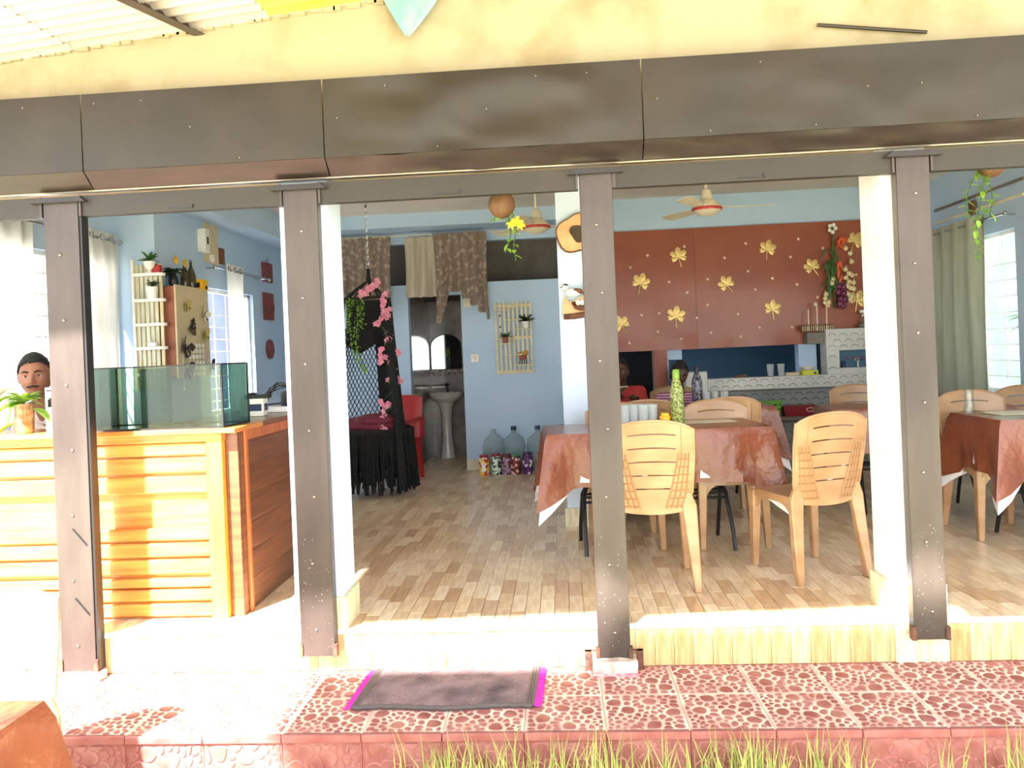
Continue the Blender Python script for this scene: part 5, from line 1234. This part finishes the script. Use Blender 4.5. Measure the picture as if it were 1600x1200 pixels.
b = B(); prism(b, [(-.10,-.13),(.08,-.13),(.13,-.05),(.12,.05),(.09,.16),(.05,.10),(.04,.02),(-.06,-.02),(-.09,.03),(-.11,-.06)], -.03, 0); O('branch_slab', b, 'sapwood', t)
b = B(); tube(b, [(-.10,-.03,-.12),(-.03,-.045,-.12),(.05,-.04,-.11)], .02, 8); O('bark_stick', b, 'bark', t); b = B(); tube(b, [(.07,-.03,.15),(.06,-.035,.06)], .014, 8); O('bark_stick', b, 'bark', t)
b = B(); lathe(b, [(.02,-.045),(.06,-.03),(.075,0),(.06,.0),(.045,-.02),(.01,-.03)], 18, (.03,-.055,-.03), mx=Matrix.Rotation(.5,4,'X')); O('nest', b, 'bark', t)
for x in (.0,.03,.055): b = B(); ball(b, (x,-.075,-.028), .017, 8, (1,1,1.2)); O('egg', b, 'white', t)
b = B(); ball(b, (-.035,-.05,.045), .034, 10, (1.5,.8,.9)); ball(b, (-.085,-.05,.085), .022, 10); O('bird_body', b, 'white', t)
b = B(); ball(b, (-.01,-.062,.055), .024, 8, (1.8,.5,.7)); tube(b, [(.0,-.05,.05),(.06,-.05,.03)], .008, 6, rr=[.012,.006]); O('bird_wing', b, 'bark', t)
b = B(); ball(b, (-.083,-.05,.094), .020, 8, (1,1,.7)); tube(b, [(-.104,-.05,.085),(-.12,-.05,.083)], .004, 5, rr=[.005,.001]); O('bird_cap', b, 'black', t)

# ------------------------------------------------------------------ people
def cap(b, p, q, r1, r2, n=12):
    p, q = Vector(p), Vector(q); ball(b, p, r1, n); ball(b, q, r2, n); tube(b, [p, q], r1, n, rr=[r1, r2])
def head_mesh(s, mx):
    b = B(); bmesh.ops.create_icosphere(b, subdivisions=5, radius=1)
    for v in b.verts:
        x, y, z = v.co
        X, Y, Z = x*.076, y*.094, z*.118
        if z < 0: X *= 1-.30*(-z)**1.4; Y *= 1-.12*(-z)**2; Y += .012*(-z)*(y > 0)*y
        if y > 0:
            g = lambda cx, cz, sx, sz: math.exp(-((X-cx)/sx)**2-((Z-cz)/sz)**2)
            d = .024*g(0,-.018,.013,.016)+.012*g(0,.006,.010,.026)+.006*g(.013,-.024,.008,.008)+.006*g(-.013,-.024,.008,.008)
            d += -.010*(g(.032,.010,.018,.012)+g(-.032,.010,.018,.012)) + .006*(g(.032,.032,.022,.008)+g(-.032,.032,.022,.008))
            d += .007*g(0,-.052,.022,.005)+.008*g(0,-.063,.019,.005)-.003*g(0,-.0575,.024,.003)+.007*g(0,-.092,.02,.016) + .005*(g(.045,-.02,.02,.02)+g(-.045,-.02,.02,.02))
            Y += d*min(1, y*2.2)
        v.co = (X, Y, Z)
    for sg in (-1, 1):
        ball(b, (sg*.078,-.006,.0), .017, 10, (.42,.9,1.75)); 
    for v in b.verts: v.co = mx @ (v.co*s)
    return b
def person(label, hc, hrot, pelvis, shoulders, arms, skin, shirt, hs=1.0, legs=True, knees=None, beard=False, collar=None, seatw=.15, neckr=.052):
    t = T('person', label, 'person', (pelvis[0], pelvis[1], 0)); O0 = Vector((pelvis[0], pelvis[1], 0))
    L = lambda p: Vector(p)-O0
    mx = Matrix.Translation(L(hc)) @ Euler(hrot).to_matrix().to_4x4()
    b = head_mesh(hs, mx); body = B(); merge(body, b)
    pv = L(pelvis); sc_ = (L(shoulders[0])+L(shoulders[1]))/2
    cap(body, sc_+Vector((0,.0,-.01)), mx @ Vector((0,-.025*hs,-.07*hs)), neckr*1.1, neckr*.95)
    chest = sc_ - Vector((0,0,.16)); k = hs
    def torso(b, g):
        cap(b, pv+Vector((-.07,0,.02)), pv+Vector((.07,0,.02)), .10*k+g, .10*k+g); cap(b, pv+Vector((-.04,0,.02)), chest+Vector((-.06,0,0)), .09*k+g, .10*k+g); cap(b, pv+Vector((.04,0,.02)), chest+Vector((.06,0,0)), .09*k+g, .10*k+g)
        cap(b, chest+Vector((-.05,0,0)), L(shoulders[0])*.85+sc_*.15+Vector((0,0,-.02)), .10*k+g, .052*k+g); cap(b, chest+Vector((.05,0,0)), L(shoulders[1])*.85+sc_*.15+Vector((0,0,-.02)), .10*k+g, .052*k+g)
        cap(b, L(shoulders[0]), L(shoulders[1]), .05*k+g, .05*k+g)
    torso(body, 0); sh_ = B(); torso(sh_, .010)
    for (shd, elb, wr) in zip(shoulders, arms[0], arms[1]):
        a, e, w_ = L(shd), L(elb), L(wr)
        cap(body, a, e, .046*k, .036*k); cap(body, e, w_, .036*k, .025*k)
        m_ = a.lerp(e, .62); cap(sh_, a, m_, .056*k, .052*k)
        d = (w_-e).normalized(); s1 = d.cross(Vector((0,0,1))).normalized(); pl = w_ + d*.055
        cap(body, w_, pl, .024, .03)
        for q in range(4):
            f0 = pl + s1*(q-1.5)*.019; ln = (.062,.072,.068,.054)[q]; f1 = f0+d*ln*.55-Vector((0,0,.006)); f2 = f1+d*ln*.4-Vector((0,0,.018))
            cap(body, f0, f1, .0095, .0088, 8); cap(body, f1, f2, .0088, .0075, 8)
        th0 = w_+d*.02-s1*.024; cap(body, th0, th0+d*.035-s1*.022, .011, .010, 8); cap(body, th0+d*.035-s1*.022, th0+d*.062-s1*.026, .010, .008, 8)
    tr = B()
    if legs:
        for i, sg in enumerate((-1, 1)):
            hip = pv+Vector((sg*.08,0,0)); kn = L(knees[i]); an = Vector((kn.x, kn.y+.04*(1 if kn.y > 0 else -1), .08))
            cap(body, hip, kn, .075*k, .05*k); cap(body, kn, an, .046*k, .032*k); cap(body, an, an+Vector((0,.12*(1 if kn.y > 0 else -1),-.045)), .034, .026)
            cap(tr, hip, kn, .088*k, .064*k); cap(tr, kn, an, .062*k, .052*k)
        cap(tr, pv+Vector((-.08,0,0)), pv+Vector((.08,0,0)), .112*k, .112*k)
    def rem(name, bm_, m, vox):
        o = O(name, bm_, m, t); r = o.modifiers.new('remesh', 'REMESH'); r.mode = 'VOXEL'; r.voxel_size = vox; r.use_smooth_shade = True
        s = o.modifiers.new('smooth', 'SMOOTH'); s.iterations = 2; s.factor = .5; return o
    rem('body', body, skin, .0055); 
    # shirt open at the neck
    rem('shirt', sh_, shirt, .009)
    if legs: rem('trousers', tr, 'trouser', .012)
    else: tr.free()
    # face pieces
    for sg in (-1, 1):
        e = B(); ball(e, mx @ (Vector((sg*.031,.0700,.009))*hs), .0125*hs, 12); o = O('eye', e, 'eye', t)
        e = B(); ball(e, mx @ (Vector((sg*.031,.0778,.009))*hs), .0064*hs, 10); O('iris', e, 'iris', o)
        e = B(); tube(e, [mx @ (Vector((sg*x, y, z))*hs) for x, y, z in ((.014,.098,.028),(.030,.096,.034),(.048,.082,.030))], .004, 6, rr=[.0045*hs,.005*hs,.002*hs]); O('eyebrow', e, 'hair', t)
        e = B(); tube(e, [mx @ (Vector((sg*x, y, z))*hs) for x, y, z in ((.019,.081,.014),(.031,.084,.0175),(.044,.074,.013))], .0028*hs, 6); O('eyelid', e, skin, t)
    e = B(); tube(e, [mx @ (Vector((x, .098-abs(x)*.35, -.0565))*hs) for x in (-.022,-.01,0,.01,.022)], .004*hs, 6); O('lips', e, 'lip', t)
    if beard:
        e = B(); tube(e, [mx @ (Vector((x, .104-abs(x)*.4, -.044-abs(x)*.15))*hs) for x in (-.028,-.014,0,.014,.028)], .0045*hs, 6); O('moustache', e, 'hair', t)
    hb = B(); bmesh.ops.create_icosphere(hb, subdivisions=4, radius=1); dl = []
    for v in hb.verts:
        x, y, z = v.co
        hl = (.60 - .18*abs(x)) if y > .25 else (.18 if y > .0 else (-.1 if y > -.3 else -.5))
        if z < hl: dl.append(v)
        q = 1.05 + .02*noise.noise(Vector((x*6,y*6,z*6)))
        v.co = mx @ (Vector((x*.078*q, y*.096*q, z*.127*q))*hs)
    bmesh.ops.delete(hb, geom=dl, context='VERTS'); O('hair', hb, 'hair', t, solid=.010)
    if collar: O('collar', LN([sc_+Vector((.066*math.cos(q*PI/8), .055*math.sin(q*PI/8)-.01, .050)) for q in range(17)], .006), collar, t)
    return t
person('man with short black hair in pale shirt seated behind the counter, looking out', (-2.985, 4.26, 1.205), (0, .05, PI+.42), (-3.0, 4.5, .47), ((-3.17,4.42,.97),(-2.83,4.36,.97)), (((-3.16,4.30,.74),(-2.72,4.28,.76)),((-3.02,4.12,.80),(-2.62,4.22,.62))), 'skin', 'beigeshirt', 1.06, knees=((-3.08,4.16,.46),(-2.9,4.14,.46)), beard=True)
person('person in red round-neck shirt seated behind the rear table, half hidden', (.50, 6.80, 1.03), (0, 0, PI-.2), (.50, 6.85, .46), ((.33,6.85,.85),(.67,6.85,.85)), (((.28,6.80,.62),(.72,6.80,.62)),((.38,6.55,.79),(.60,6.55,.79))), 'skind', 'redshirt', .95, knees=((.42,6.45,.46),(.58,6.45,.46)), collar='offwhite')
person('boy in pink striped shirt seated behind the green bottle, head bowed', (1.00, 6.76, .99), (-.32, -.1, PI+.1), (1.0, 6.85, .46), ((.85,6.85,.78),(1.15,6.85,.78)), (((.80,6.76,.6),(1.2,6.76,.6)),((.90,6.52,.79),(1.12,6.52,.79))), 'skind', 'stripe', .9, knees=((.92,6.45,.46),(1.08,6.45,.46)))
for x, l_ in ((.50,'tan plastic chair carrying the person in the red shirt'),(1.0,'tan plastic chair carrying the boy in the striped shirt')):
    dup(ch0, (x, 6.88, -.03 if False else 0), PI, l_, G)
dup(ch0, (-2.99, 4.52, 0), PI, 'tan plastic chair carrying the man behind the counter', G)
